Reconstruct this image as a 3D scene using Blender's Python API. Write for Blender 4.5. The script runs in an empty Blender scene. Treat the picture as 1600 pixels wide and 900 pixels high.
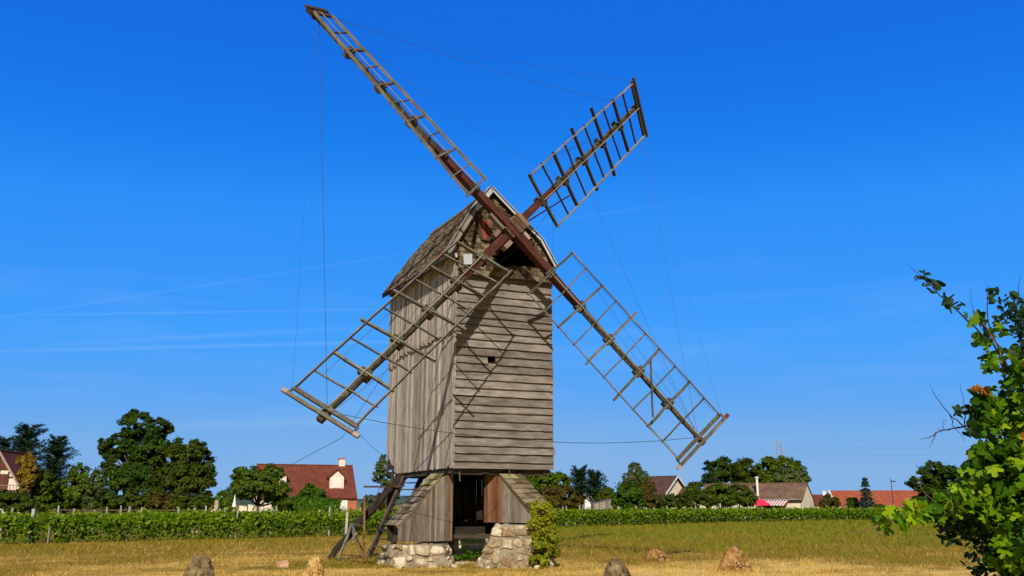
import bpy, math, random
import numpy as np
from mathutils import Vector

random.seed(11)
rng = np.random.default_rng(11)
R = math.radians
sc = bpy.context.scene
col = sc.collection

# ------------------------------------------------------------------ camera
EYE = 1.65
PITCH = 0.24582
FPX = 1350.0
cam_d = bpy.data.cameras.new('camera')
cam_d.sensor_width = 36.0
cam_d.lens = 36.0 * FPX / 1600.0
cam_d.clip_start = 0.1
cam_d.clip_end = 20000
cam = bpy.data.objects.new('camera', cam_d)
cam.location = (0, 0, EYE)
cam.rotation_euler = (R(90) + PITCH, 0, 0)
col.objects.link(cam)
sc.camera = cam

# ------------------------------------------------------------------ light
SUN = Vector((-0.03, -0.828, 0.56)).normalized()
sun_d = bpy.data.lights.new('sun', 'SUN')
sun_d.energy = 5.0
sun_d.angle = R(0.53)
sun_d.color = (1.0, 0.93, 0.82)
sun = bpy.data.objects.new('sun', sun_d)
sun.rotation_euler = SUN.to_track_quat('Z', 'Y').to_euler()
sun.location = (0, -50, 60)
col.objects.link(sun)

sc.view_settings.view_transform = 'Standard'
sc.view_settings.look = 'None'
sc.view_settings.exposure = 0.0
sc.view_settings.gamma = 1.0
sc.view_settings.use_curve_mapping = False


# ------------------------------------------------------------------ pixel helpers (photo is 1600 x 900)
def ray(px, py):
    u = (450 - py) / FPX
    c, s = math.cos(PITCH), math.sin(PITCH)
    return np.array([(px - 800) / FPX, c - u * s, s + u * c])


def at(px, py, Y):
    v = ray(px, py)
    return np.array([0, 0, EYE]) + v * (Y / v[1])


def gp(px, py):
    v = ray(px, py)
    return np.array([0, 0, EYE]) + v * (-EYE / v[2])


def X(px, Y, z=EYE):
    d = Y * math.cos(PITCH) + (z - EYE) * math.sin(PITCH)
    return (px - 800) * d / FPX


def Z(py, Y):
    return at(800, py, Y)[2]


# ------------------------------------------------------------------ node helpers
class NT:
    def __init__(self, nt):
        self.nt = nt

    def n(self, kind, ins=None, **kw):
        nd = self.nt.nodes.new(kind)
        for k, v in kw.items():
            setattr(nd, k, v)
        for k, v in (ins or {}).items():
            if isinstance(v, bpy.types.NodeSocket):
                self.nt.links.new(v, nd.inputs[k])
            else:
                nd.inputs[k].default_value = v
        return nd

    def link(self, a, b):
        self.nt.links.new(a, b)

    def math(self, op, a, b=0.0, clamp=False):
        nd = self.nt.nodes.new('ShaderNodeMath')
        nd.operation = op
        nd.use_clamp = clamp
        for i, v in enumerate((a, b)):
            if isinstance(v, bpy.types.NodeSocket):
                self.nt.links.new(v, nd.inputs[i])
            else:
                nd.inputs[i].default_value = v
        return nd.outputs[0]

    def ramp(self, fac, stops):
        nd = self.nt.nodes.new('ShaderNodeValToRGB')
        el = nd.color_ramp.elements
        while len(el) < len(stops):
            el.new(0.5)
        for e, (p, c) in zip(el, stops):
            e.position = p
            e.color = (*c, 1) if len(c) == 3 else c
        self.nt.links.new(fac, nd.inputs[0])
        return nd.outputs[0]

    def mix(self, fac, a, b, mode='MIX'):
        nd = self.nt.nodes.new('ShaderNodeMixRGB')
        nd.blend_type = mode
        for i, v in enumerate((fac, a, b)):
            if isinstance(v, bpy.types.NodeSocket):
                self.nt.links.new(v, nd.inputs[i])
            else:
                if i and len(v) == 3:
                    v = (*v, 1)
                nd.inputs[i].default_value = v
        return nd.outputs[0]


def new_mat(name, rough=0.85, spec=0.2):
    m = bpy.data.materials.new(name)
    m.use_nodes = True
    t = NT(m.node_tree)
    b = m.node_tree.nodes['Principled BSDF']
    b.inputs['Roughness'].default_value = rough
    b.inputs['Specular IOR Level'].default_value = spec
    return m, t, b


def bump(t, b, h, strength=0.4, dist=0.02):
    nd = t.n('ShaderNodeBump', {'Height': h, 'Strength': strength, 'Distance': dist})
    t.link(nd.outputs[0], b.inputs['Normal'])


def tone_of(t):
    return t.n('ShaderNodeAttribute', attribute_name='tone').outputs['Fac']


def wood(name, dark, mid, light, lichen=None, lichen_amt=0.0, grain=1.0, rough=0.9):
    """weathered timber: grain runs along the U of the UV map, every board has its own tone"""
    m, t, b = new_mat(name, rough, 0.15)
    uv = t.n('ShaderNodeUVMap').outputs[0]
    mp = t.n('ShaderNodeMapping', {'Vector': uv, 'Scale': (1.3, 26.0 * grain, 1)}).outputs[0]
    g = t.n('ShaderNodeTexNoise', {'Vector': mp, 'Scale': 2.0, 'Detail': 8, 'Roughness': 0.68}).outputs[0]
    mp2 = t.n('ShaderNodeMapping', {'Vector': uv, 'Scale': (0.9, 3.0, 1)}).outputs[0]
    st = t.n('ShaderNodeTexNoise', {'Vector': mp2, 'Scale': 1.6, 'Detail': 5, 'Roughness': 0.6}).outputs[0]
    f = t.math('ADD', t.math('MULTIPLY', g, 0.48), t.math('MULTIPLY', st, 0.52))
    f = t.math('ADD', f, t.math('MULTIPLY', t.math('SUBTRACT', tone_of(t), 0.5), 0.42))
    c = t.ramp(f, [(0.3, dark), (0.5, mid), (0.71, light)])
    # knots / dark splits
    mp3 = t.n('ShaderNodeMapping', {'Vector': uv, 'Scale': (0.55, 60.0 * grain, 1)}).outputs[0]
    sp = t.n('ShaderNodeTexNoise', {'Vector': mp3, 'Scale': 2.3, 'Detail': 2}).outputs[0]
    crack = t.ramp(sp, [(0.32, (1, 1, 1)), (0.38, (0, 0, 0))])
    c = t.mix(t.math('MULTIPLY', crack, 0.55), c, tuple(x * 0.35 for x in dark))
    if lichen:
        co = t.n('ShaderNodeTexCoord').outputs['Object']
        ln = t.n('ShaderNodeTexNoise', {'Vector': co, 'Scale': 9.0, 'Detail': 6, 'Roughness': 0.7}).outputs[0]
        mk = t.ramp(ln, [(0.62 - 0.25 * lichen_amt, (0, 0, 0)), (0.7 - 0.2 * lichen_amt, (1, 1, 1))])
        c = t.mix(t.math('MULTIPLY', mk, 0.8), c, lichen)
    t.link(c, b.inputs['Base Color'])
    bump(t, b, t.math('SUBTRACT', g, t.math('MULTIPLY', crack, 0.5)), 0.55, 0.012)
    return m


def speckle(name, c0, c1, c2, scale=6.0, rough=0.9, tone_w=0.5, bstr=0.5, bdist=0.02, coord='Object', spot=None):
    m, t, b = new_mat(name, rough, 0.2)
    co = t.n('ShaderNodeTexCoord').outputs[coord]
    a = t.n('ShaderNodeTexNoise', {'Vector': co, 'Scale': scale, 'Detail': 9, 'Roughness': 0.65}).outputs[0]
    a2 = t.n('ShaderNodeTexNoise', {'Vector': co, 'Scale': scale * 5.3, 'Detail': 4, 'Roughness': 0.7}).outputs[0]
    f = t.math('ADD', t.math('MULTIPLY', a, 0.65), t.math('MULTIPLY', a2, 0.35))
    f = t.math('ADD', f, t.math('MULTIPLY', t.math('SUBTRACT', tone_of(t), 0.5), tone_w))
    c = t.ramp(f, [(0.36, c0), (0.5, c1), (0.66, c2)])
    if spot:
        s = t.n('ShaderNodeTexNoise', {'Vector': co, 'Scale': scale * 2.1, 'Detail': 3}).outputs[0]
        k = t.ramp(s, [(0.6, (0, 0, 0)), (0.68, (1, 1, 1))])
        c = t.mix(t.math('MULTIPLY', k, 0.75), c, spot)
    t.link(c, b.inputs['Base Color'])
    bump(t, b, f, bstr, bdist)
    return m


def plain(name, c, rough=0.7, var=0.12, scale=3.0, spec=0.3):
    m, t, b = new_mat(name, rough, spec)
    co = t.n('ShaderNodeTexCoord').outputs['Object']
    a = t.n('ShaderNodeTexNoise', {'Vector': co, 'Scale': scale, 'Detail': 6, 'Roughness': 0.65}).outputs[0]
    lo = tuple(x * (1 - var * 2) for x in c)
    hi = tuple(min(1, x * (1 + var)) for x in c)
    t.link(t.ramp(a, [(0.3, lo), (0.65, hi)]), b.inputs['Base Color'])
    return m


def leaf(name, dark, mid, light, trans=0.3, rough=0.55):
    m = bpy.data.materials.new(name)
    m.use_nodes = True
    nt = m.node_tree
    t = NT(nt)
    b = nt.nodes['Principled BSDF']
    out = nt.nodes['Material Output']
    b.inputs['Roughness'].default_value = rough
    b.inputs['Specular IOR Level'].default_value = 0.1
    c = t.ramp(tone_of(t), [(0.0, dark), (0.5, mid), (1.0, light)])
    t.link(c, b.inputs['Base Color'])
    tr = t.n('ShaderNodeBsdfTranslucent')
    c2 = t.mix(1.0, c, (1.0, 1.15, 0.45), 'MULTIPLY')
    t.link(c2, tr.inputs['Color'])
    mx = t.n('ShaderNodeMixShader', {0: trans})
    t.link(b.outputs[0], mx.inputs[1])
    t.link(tr.outputs[0], mx.inputs[2])
    t.link(mx.outputs[0], out.inputs['Surface'])
    return m


def tiles(name, c0, c1, c2, rows=5.0, moss=None):
    """roof tiles: UV in metres, u along the eave, v up the slope"""
    m, t, b = new_mat(name, 0.85, 0.2)
    uv = t.n('ShaderNodeUVMap').outputs[0]
    br = t.n('ShaderNodeTexBrick', {'Vector': uv, 'Color1': (0.2, 0.2, 0.2, 1), 'Color2': (0.85, 0.85, 0.85, 1), 'Mortar': (0, 0, 0, 1),
                                    'Scale': 1.0, 'Mortar Size': 0.012, 'Brick Width': 0.22, 'Row Height': 1.0 / rows})
    n1 = t.n('ShaderNodeTexNoise', {'Vector': uv, 'Scale': 1.1, 'Detail': 8, 'Roughness': 0.7}).outputs[0]
    f = t.math('ADD', t.math('MULTIPLY', br.outputs['Color'], 0.3), t.math('MULTIPLY', n1, 0.7))
    c = t.ramp(f, [(0.25, c0), (0.5, c1), (0.72, c2)])
    if moss:
        n2 = t.n('ShaderNodeTexNoise', {'Vector': uv, 'Scale': 0.7, 'Detail': 8, 'Roughness': 0.75}).outputs[0]
        c = t.mix(t.math('MULTIPLY', t.ramp(n2, [(0.52, (0, 0, 0)), (0.66, (1, 1, 1))]), 0.6), c, moss)
    t.link(c, b.inputs['Base Color'])
    bump(t, b, br.outputs['Color'], 0.6, 0.03)
    return m


# ------------------------------------------------------------------ sky
def make_world():
    w = bpy.data.worlds.new('World')
    sc.world = w
    w.use_nodes = True
    t = NT(w.node_tree)
    bg = w.node_tree.nodes['Background']
    sky = t.n('ShaderNodeTexSky', sky_type='NISHITA')
    sky.sun_disc = False
    sky.sun_elevation = math.asin(SUN.z)
    sky.sun_rotation = math.atan2(SUN.x, SUN.y)
    sky.altitude = 100
    sky.air_density = 1.0
    sky.dust_density = 0.35
    sky.ozone_density = 2.2
    hs = t.n('ShaderNodeHueSaturation', {'Hue': 0.5, 'Saturation': SKY_SAT, 'Value': SKY_VAL, 'Color': sky.outputs[0]})
    red = t.n('ShaderNodeSeparateColor', {0: hs.outputs[0]}).outputs[0]
    fac = t.math('DIVIDE', red, 8.0)
    # tone curve of the sky: deep blue overhead, pale blue (no yellow) towards the horizon
    ramp = t.ramp(fac, [(0.036, (.008, .152, .75)), (0.06, (.012, .21, .86)), (0.086, (.027, .276, .935)), (0.2175, (.058, .355, .97)), (0.60, (.165, .415, .83)), (0.97, (.235, .45, .78))])
    c = t.n('ShaderNodeVectorMath', {0: ramp, 'Scale': 10.0}, operation='SCALE').outputs[0]
    d = t.n('ShaderNodeTexCoord').outputs['Generated']
    # grey sky patch added out of view, behind the camera, to soften blue fill
    ca = t.n('ShaderNodeVectorMath', {0: d, 1: SUN}, operation='DOT_PRODUCT').outputs['Value']
    near = t.math('DIVIDE', t.math('ADD', ca, 0.1), 0.75, True)
    c = t.mix(near, c, (1.9, 2.0, 2.1))
    # vapour trails: great circles through two directions of the sky
    noise = t.n('ShaderNodeTexNoise', {'Vector': d, 'Scale': 9.0, 'Detail': 5}).outputs[0]
    for (a, b_, wdt, amt) in (((0, 496), (620, 398), 0.0020, 0.035), ((0, 549), (610, 534), 0.0028, 0.075), ((60, 492), (600, 483), 0.0018, 0.06),
                              ((150, 535), (560, 512), 0.0040, 0.05), ((300, 664), (640, 655), 0.007, 0.10), ((840, 350), (1000, 325), 0.002, 0.04)):
        p, q = Vector(ray(*a)).normalized(), Vector(ray(*b_)).normalized()
        n = p.cross(q).normalized()
        mid = (p + q).normalized()
        half = p.dot(mid)
        s = t.n('ShaderNodeVectorMath', {0: d, 1: n}, operation='DOT_PRODUCT').outputs['Value']
        s = t.math('SUBTRACT', 1.0, t.math('DIVIDE', t.math('ABSOLUTE', s), wdt), True)
        r = t.n('ShaderNodeVectorMath', {0: d, 1: mid}, operation='DOT_PRODUCT').outputs['Value']
        r = t.math('DIVIDE', t.math('SUBTRACT', r, half - 0.01), 0.02, True)
        k = t.math('MULTIPLY', t.math('MULTIPLY', s, r), amt)
        k = t.math('MULTIPLY', k, t.math('ADD', noise, 0.3))
        c = t.mix(k, c, (9, 10.5, 12))
    # a few thin high wisps low in the sky
    mp = t.n('ShaderNodeMapping', {'Vector': d, 'Scale': (3.0, 3.0, 26.0), 'Rotation': (0.0, 0.06, 0.0)}).outputs[0]
    wn = t.n('ShaderNodeTexNoise', {'Vector': mp, 'Scale': 1.5, 'Detail': 6, 'Roughness': 0.55}).outputs[0]
    zz = t.n('ShaderNodeSeparateXYZ', {0: d}).outputs[2]
    band = t.math('SUBTRACT', 1.0, t.math('DIVIDE', t.math('ABSOLUTE', t.math('SUBTRACT', zz, 0.15)), 0.17), True)
    wk = t.math('MULTIPLY', t.ramp(wn, [(0.5, (0, 0, 0)), (0.75, (1, 1, 1))]), t.math('MULTIPLY', band, 0.07))
    c = t.mix(wk, c, (8, 8.2, 9.5))
    t.link(c, bg.inputs['Color'])
    bg.inputs['Strength'].default_value = SKY_STR


SKY_SAT, SKY_VAL, SKY_STR = 1.35, 1.0, 0.1
make_world()

# ------------------------------------------------------------------ materials
M = {}
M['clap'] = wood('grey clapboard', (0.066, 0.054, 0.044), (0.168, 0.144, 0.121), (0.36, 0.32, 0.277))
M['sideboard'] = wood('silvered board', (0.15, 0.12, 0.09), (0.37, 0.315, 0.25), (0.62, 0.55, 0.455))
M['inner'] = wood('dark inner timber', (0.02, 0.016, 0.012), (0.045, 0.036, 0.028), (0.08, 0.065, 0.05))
M['darkwood'] = wood('dark and shaded timber', (0.028, 0.02, 0.014), (0.06, 0.044, 0.032), (0.12, 0.09, 0.066))  # dark timber; also puts shade into the colour of the upper sails' bars
M['skirt'] = wood('brown grey board', (0.085, 0.062, 0.044), (0.19, 0.15, 0.113), (0.34, 0.285, 0.225))
M['redskirt'] = wood('fox brown board', (0.10, 0.042, 0.02), (0.19, 0.085, 0.042), (0.27, 0.15, 0.09))
M['whip'] = wood('lichened spar', (0.024, 0.019, 0.014), (0.066, 0.056, 0.04), (0.145, 0.13, 0.09), (0.2, 0.21, 0.1), 0.35)
M['bar'] = wood('lichened lath', (0.035, 0.029, 0.023), (0.108, 0.095, 0.076), (0.25, 0.225, 0.185), (0.06, 0.055, 0.032), 0.42)
M['rail'] = wood('pale lath', (0.06, 0.051, 0.042), (0.145, 0.13, 0.112), (0.33, 0.305, 0.27))
M['red'] = wood('oxide red timber', (0.028, 0.010, 0.008), (0.068, 0.022, 0.017), (0.14, 0.055, 0.042), grain=0.6)
M['poll'] = wood('rusty brown timber', (0.05, 0.028, 0.017), (0.12, 0.075, 0.046), (0.24, 0.16, 0.105))
M['wedge'] = wood('pinkish oak wedge', (0.13, 0.08, 0.06), (0.25, 0.17, 0.135), (0.36, 0.27, 0.22))
M['shingle'] = speckle('old wood shingle', (0.07, 0.05, 0.027), (0.17, 0.125, 0.07), (0.27, 0.21, 0.13), 3.0, tone_w=0.28, spot=(0.26, 0.22, 0.15))
M['gshingle'] = speckle('gable shingle', (0.045, 0.031, 0.016), (0.096, 0.07, 0.038), (0.175, 0.138, 0.088), 6.0, tone_w=0.6, spot=(0.27, 0.25, 0.2))
M['rust'] = speckle('mossy rust shingle', (0.06, 0.028, 0.008), (0.17, 0.078, 0.014), (0.28, 0.15, 0.03), 9.0, tone_w=0.6)
M['mossy'] = speckle('mossy slab', (0.10, 0.085, 0.03), (0.2, 0.175, 0.07), (0.3, 0.27, 0.13), 8.0, tone_w=0.5)
M['lichenslab'] = speckle('lichened slab', (0.05, 0.036, 0.024), (0.115, 0.088, 0.06), (0.22, 0.18, 0.13), 9.0, tone_w=0.6, spot=(0.42, 0.39, 0.33))
M['zinc'] = plain('zinc sheet', (0.42, 0.45, 0.48), 0.42, 0.12, 2.0, 0.5)
M['zincold'] = plain('weathered zinc', (0.21, 0.19, 0.16), 0.6, 0.2, 3.0, 0.4)
M['stone'] = speckle('limestone', (0.19, 0.13, 0.068), (0.40, 0.32, 0.205), (0.60, 0.52, 0.375), 6.0, tone_w=0.32, bstr=0.9, bdist=0.04, spot=(0.42, 0.25, 0.09))
M['mortar'] = speckle('lime mortar', (0.11, 0.08, 0.05), (0.26, 0.21, 0.14), (0.40, 0.335, 0.235), 7.0, bstr=1.0, bdist=0.05)
M['render'] = speckle('grey lime render', (0.3, 0.27, 0.23), (0.43, 0.4, 0.35), (0.55, 0.52, 0.46), 4.0)
M['wire'] = plain('steel wire', (0.05, 0.055, 0.07), 0.5, 0.1)
M['ironred'] = plain('red painted iron', (0.2, 0.03, 0.03), 0.5, 0.2)
M['ironpurple'] = plain('dark iron rod', (0.035, 0.022, 0.045), 0.5, 0.2)
M['bark'] = speckle('bark', (0.035, 0.026, 0.018), (0.07, 0.055, 0.04), (0.13, 0.105, 0.08), 5.0, bstr=0.9, bdist=0.05)
M['twig'] = plain('dark twig', (0.035, 0.026, 0.02), 0.8, 0.2)
M['stem'] = plain('reddish vine stem', (0.16, 0.08, 0.04), 0.7, 0.2)
M['post'] = speckle('grey stake', (0.22, 0.19, 0.15), (0.34, 0.3, 0.24), (0.47, 0.43, 0.36), 4.0)
M['cream'] = plain('cream render', (0.70, 0.61, 0.45), 0.85, 0.06, 0.8)
M['white'] = plain('white paint', (0.72, 0.69, 0.63), 0.6, 0.04, 1.0)
M['pink'] = plain('pale pink render', (0.74, 0.6, 0.5), 0.85, 0.06, 0.8)
M['brick'] = plain('salmon brick', (0.42, 0.13, 0.085), 0.85, 0.12, 3.0)
M['tile_wine'] = tiles('wine tile', (0.085, 0.022, 0.013), (0.15, 0.040, 0.022), (0.215, 0.068, 0.038))
M['tile_brown'] = tiles('brown tile', (0.085, 0.045, 0.03), (0.15, 0.085, 0.056), (0.23, 0.15, 0.1), moss=(0.24, 0.19, 0.1))
M['tile_dark'] = tiles('dark plum tile', (0.05, 0.024, 0.02), (0.088, 0.042, 0.033), (0.14, 0.075, 0.058))
M['tile_red'] = tiles('orange red tile', (0.19, 0.045, 0.02), (0.31, 0.075, 0.032), (0.4, 0.125, 0.06))
M['slate'] = plain('grey slate', (0.12, 0.13, 0.15), 0.6, 0.15)
M['greywood'] = wood('grey shed board', (0.16, 0.13, 0.1), (0.26, 0.215, 0.175), (0.34, 0.3, 0.25))
M['redwood'] = plain('red brown joinery', (0.11, 0.028, 0.018), 0.7, 0.2)
M['glass'], _t, _b = new_mat('window glass', 0.08, 0.5)
_b.inputs['Base Color'].default_value = (0.02, 0.025, 0.03, 1)
M['doordark'] = plain('dark doorway timber', (0.03, 0.022, 0.018), 0.7, 0.2)
M['parasol'] = plain('hot pink canvas', (0.72, 0.02, 0.07), 0.8, 0.08)
M['canvas'] = plain('white canvas', (0.72, 0.71, 0.68), 0.85, 0.05)
M['carpaint'] = plain('pale blue car paint', (0.42, 0.52, 0.55), 0.3, 0.03, 1.0, 0.5)
M['rubber'] = plain('tyre rubber', (0.02, 0.02, 0.02), 0.8, 0.1)
M['metal'] = plain('galvanised steel', (0.3, 0.31, 0.33), 0.45, 0.1)
def rockmat(name, c0, c1, c2, crack, scale):
    m, t, b = new_mat(name, 0.95, 0.1)
    co = t.n('ShaderNodeTexCoord').outputs['Object']
    wob = t.n('ShaderNodeTexNoise', {'Vector': co, 'Scale': 3.0, 'Detail': 4}).outputs['Color']
    cw = t.n('ShaderNodeVectorMath', {0: co, 1: t.n('ShaderNodeVectorMath', {0: wob, 'Scale': 0.35}, operation='SCALE').outputs[0]}, operation='ADD').outputs[0]
    v = t.n('ShaderNodeTexVoronoi', {'Vector': cw, 'Scale': scale}, feature='DISTANCE_TO_EDGE').outputs['Distance']
    n = t.n('ShaderNodeTexNoise', {'Vector': co, 'Scale': 5.0, 'Detail': 10, 'Roughness': 0.72}).outputs[0]
    pit = t.n('ShaderNodeTexNoise', {'Vector': co, 'Scale': 2.2, 'Detail': 6, 'Roughness': 0.6}).outputs[0]
    c = t.ramp(n, [(0.36, c0), (0.5, c1), (0.64, c2)])
    k = t.math('MULTIPLY', t.ramp(v, [(0.0, (1, 1, 1)), (0.10, (0, 0, 0))]), t.ramp(pit, [(0.46, (0, 0, 0)), (0.56, (1, 1, 1))]))
    c = t.mix(k, c, crack)
    t.link(c, b.inputs['Base Color'])
    bump(t, b, t.math('SUBTRACT', n, t.math('MULTIPLY', k, 0.6)), 1.0, 0.09)
    return m


M['limerock'] = rockmat('ochre rubble rock', (0.30, 0.14, 0.03), (0.60, 0.37, 0.12), (0.74, 0.56, 0.27), (0.12, 0.045, 0.008), 9.0)
M['brownrock'] = rockmat('brown sandstone', (0.15, 0.06, 0.014), (0.37, 0.20, 0.065), (0.54, 0.36, 0.16), (0.045, 0.02, 0.008), 6.5)
M['greyrock'] = rockmat('grey brown rock', (0.07, 0.045, 0.017), (0.20, 0.138, 0.062), (0.36, 0.27, 0.145), (0.035, 0.022, 0.01), 5.0)
M['pinkrock'] = speckle('pinkish rubble rock', (0.2, 0.085, 0.04), (0.48, 0.27, 0.145), (0.66, 0.47, 0.31), 5.0, bstr=0.9, bdist=0.05)
# foliage
M['lf_oak'] = leaf('deep green leaves', (0.010, 0.030, 0.002), (0.030, 0.063, 0.004), (0.068, 0.118, 0.01), 0.2)
M['lf_olive'] = leaf('olive green leaves', (0.018, 0.034, 0.002), (0.048, 0.074, 0.003), (0.10, 0.13, 0.01), 0.25)
M['lf_mid'] = leaf('mid green leaves', (0.026, 0.052, 0.002), (0.075, 0.122, 0.004), (0.155, 0.21, 0.012), 0.3)
M['lf_bright'] = leaf('fresh green leaves', (0.018, 0.056, 0.002), (0.052, 0.122, 0.004), (0.11, 0.205, 0.01), 0.3)
M['lf_pale'] = leaf('pale sage leaves', (0.04, 0.062, 0.014), (0.085, 0.118, 0.028), (0.16, 0.19, 0.06), 0.3)
M['lf_brown'] = leaf('bronze leaves', (0.045, 0.038, 0.004), (0.088, 0.07, 0.009), (0.15, 0.115, 0.02), 0.3)
M['lf_ochre'] = leaf('ochre leaves', (0.16, 0.10, 0.012), (0.28, 0.18, 0.022), (0.4, 0.27, 0.05), 0.35)
M['lf_pine'] = leaf('dark blue green needles', (0.006, 0.020, 0.006), (0.016, 0.038, 0.012), (0.034, 0.064, 0.02), 0.1)
M['lf_spruce'] = leaf('blue spruce needles', (0.022, 0.045, 0.034), (0.05, 0.088, 0.066), (0.10, 0.145, 0.11), 0.1)
M['lf_vine'] = leaf('vineyard leaves', (0.022, 0.060, 0.002), (0.10, 0.188, 0.003), (0.26, 0.33, 0.010), 0.35)
M['lf_lime'] = leaf('yellow green leaves', (0.085, 0.11, 0.004), (0.23, 0.25, 0.008), (0.42, 0.40, 0.03), 0.4)
M['lf_grape'] = leaf('grape leaves', (0.012, 0.045, 0.002), (0.075, 0.185, 0.003), (0.28, 0.40, 0.008), 0.35, 0.45)
M['lf_oval'] = leaf('oval dark leaves', (0.012, 0.034, 0.012), (0.026, 0.062, 0.02), (0.06, 0.11, 0.035), 0.25, 0.4)
M['lf_orange'] = leaf('orange autumn leaves', (0.18, 0.05, 0.008), (0.42, 0.17, 0.012), (0.6, 0.34, 0.03), 0.4)


# ------------------------------------------------------------------ mesh builder
def V(*a):
    return np.array(a, float)


def unit(v):
    v = np.asarray(v, float)
    return v / (np.linalg.norm(v) + 1e-12)


class MB:
    def __init__(self):
        self.v, self.f, self.uv, self.t, self.m = [], [], [], [], []

    def poly(self, pts, uvs=None, tone=0.5, mi=0):
        k = len(self.v)
        self.v += [tuple(p) for p in pts]
        self.t += [tone] * len(pts)
        self.f.append(list(range(k, k + len(pts))))
        self.uv.append(uvs if uvs is not None else [(0, 0)] * len(pts))
        self.m.append(mi)

    def loft(self, secs, tone=None, mi=0, caps=True, closed=True):
        """skin over successive sections (each a ring of points); u runs along the length, v around"""
        tone = random.random() if tone is None else tone
        u0, v0 = random.uniform(0, 40), random.uniform(0, 40)
        n = len(secs[0])
        secs = [[np.asarray(p, float) for p in s] for s in secs]
        per = [0.0]
        for i in range(n):
            per.append(per[-1] + float(np.linalg.norm(secs[0][(i + 1) % n] - secs[0][i])))
        k = len(self.v)
        L = [0.0]
        for a, b in zip(secs, secs[1:]):
            L.append(L[-1] + float(np.linalg.norm(sum(b) / n - sum(a) / n)))
        for s in secs:
            self.v += [tuple(p) for p in s]
            self.t += [tone] * n
        for j in range(len(secs) - 1):
            for i in range(n if closed else n - 1):
                i2 = (i + 1) % n
                self.f.append([k + j * n + i, k + j * n + i2, k + (j + 1) * n + i2, k + (j + 1) * n + i])
                self.uv.append([(u0 + L[j], v0 + per[i]), (u0 + L[j], v0 + per[i + 1]), (u0 + L[j + 1], v0 + per[i + 1]), (u0 + L[j + 1], v0 + per[i])])
                self.m.append(mi)
        if caps:
            for j, rev in ((0, True), (len(secs) - 1, False)):
                ids = [k + j * n + i for i in range(n)]
                s = secs[j]
                ex, ey = unit(s[1] - s[0]), unit(s[-1] - s[0])
                uvs = [(u0 + 3 + float((p - s[0]) @ ey) * 4, v0 + float((p - s[0]) @ ex)) for p in s]
                if rev:
                    ids, uvs = ids[::-1], uvs[::-1]
                self.f.append(ids)
                self.uv.append(uvs)
                self.m.append(mi)

    def beam(self, p0, p1, w, h, up=(0, 0, 1), n=1, taper=1.0, wob=0.0, tone=None, mi=0):
        p0, p1 = np.asarray(p0, float), np.asarray(p1, float)
        d = unit(p1 - p0)
        up = np.asarray(up, float)
        s = np.cross(d, up)
        if np.linalg.norm(s) < 1e-4:
            s = np.cross(d, V(1, 0, 0))
        s = unit(s)
        q = unit(np.cross(s, d))
        secs = []
        for i in range(n + 1):
            t = i / n
            c = p0 + (p1 - p0) * t
            if wob and 0 < i < n:
                c = c + s * random.gauss(0, wob) + q * random.gauss(0, wob)
            k = 1 + (taper - 1) * t
            a, b = s * w / 2 * k, q * h / 2 * k
            secs.append([c - a - b, c + a - b, c + a + b, c - a + b])
        self.loft(secs, tone, mi)

    def box(self, c, ax, ay, az, lx, ly, lz, tone=None, mi=0, j=0.0):
        c = np.asarray(c, float)
        ax, ay, az = (np.asarray(a, float) for a in (ax, ay, az))
        secs = []
        for e in (-1, 1):
            s = []
            for (p, q) in ((-1, -1), (1, -1), (1, 1), (-1, 1)):
                s.append(c + ax * e * lx / 2 + ay * p * ly / 2 + az * q * lz / 2 + np.array([random.gauss(0, j) for _ in range(3)]) * (j > 0))
            secs.append(s)
        self.loft(secs, tone, mi)

    def tube(self, pts, rad, n=6, tone=None, mi=0, caps=True):
        pts = [np.asarray(p, float) for p in pts]
        m = len(pts)
        rad = list(rad) if hasattr(rad, '__len__') else [rad] * m
        secs = []
        ref = None
        for i, p in enumerate(pts):
            d = unit(pts[min(i + 1, m - 1)] - pts[max(i - 1, 0)])
            if ref is None:
                ref = V(0, 0, 1) if abs(d[2]) < 0.9 else V(1, 0, 0)
            s = unit(np.cross(d, ref))
            q = np.cross(s, d)
            secs.append([p + (s * math.cos(2 * math.pi * k / n) + q * math.sin(2 * math.pi * k / n)) * rad[i] for k in range(n)])
        self.loft(secs, tone, mi, caps)

    def prism(self, pts, off, tone=None, mi=0):
        pts = [np.asarray(p, float) for p in pts]
        off = np.asarray(off, float)
        self.loft([pts, [p + off for p in pts]], tone, mi)

    def build(self, name, mats, parent=None, smooth=False, world=False, loc=None):
        me = bpy.data.meshes.new(name)
        v = np.array(self.v, float)
        if world and parent is not None:
            v = to_local(parent, v)
        if loc is not None:
            v = v - np.asarray(loc, float)
        me.from_pydata(v.tolist(), [], self.f)
        mats = mats if isinstance(mats, (list, tuple)) else [mats]
        for m in mats:
            me.materials.append(M[m] if isinstance(m, str) else m)
        uvl = me.uv_layers.new(name='UVMap')
        flat = np.array([c for face in self.uv for c in face], np.float32).ravel()
        uvl.data.foreach_set('uv', flat)
        at_ = me.attributes.new('tone', 'FLOAT', 'POINT')
        at_.data.foreach_set('value', np.array(self.t, np.float32))
        me.polygons.foreach_set('material_index', np.array(self.m, np.int32))
        if smooth:
            me.polygons.foreach_set('use_smooth', np.ones(len(self.f), bool))
        me.update()
        o = bpy.data.objects.new(name, me)
        col.objects.link(o)
        if loc is not None:
            o.location = loc
        if parent is not None:
            o.parent = parent
        return o


ROOT = {}


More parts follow.
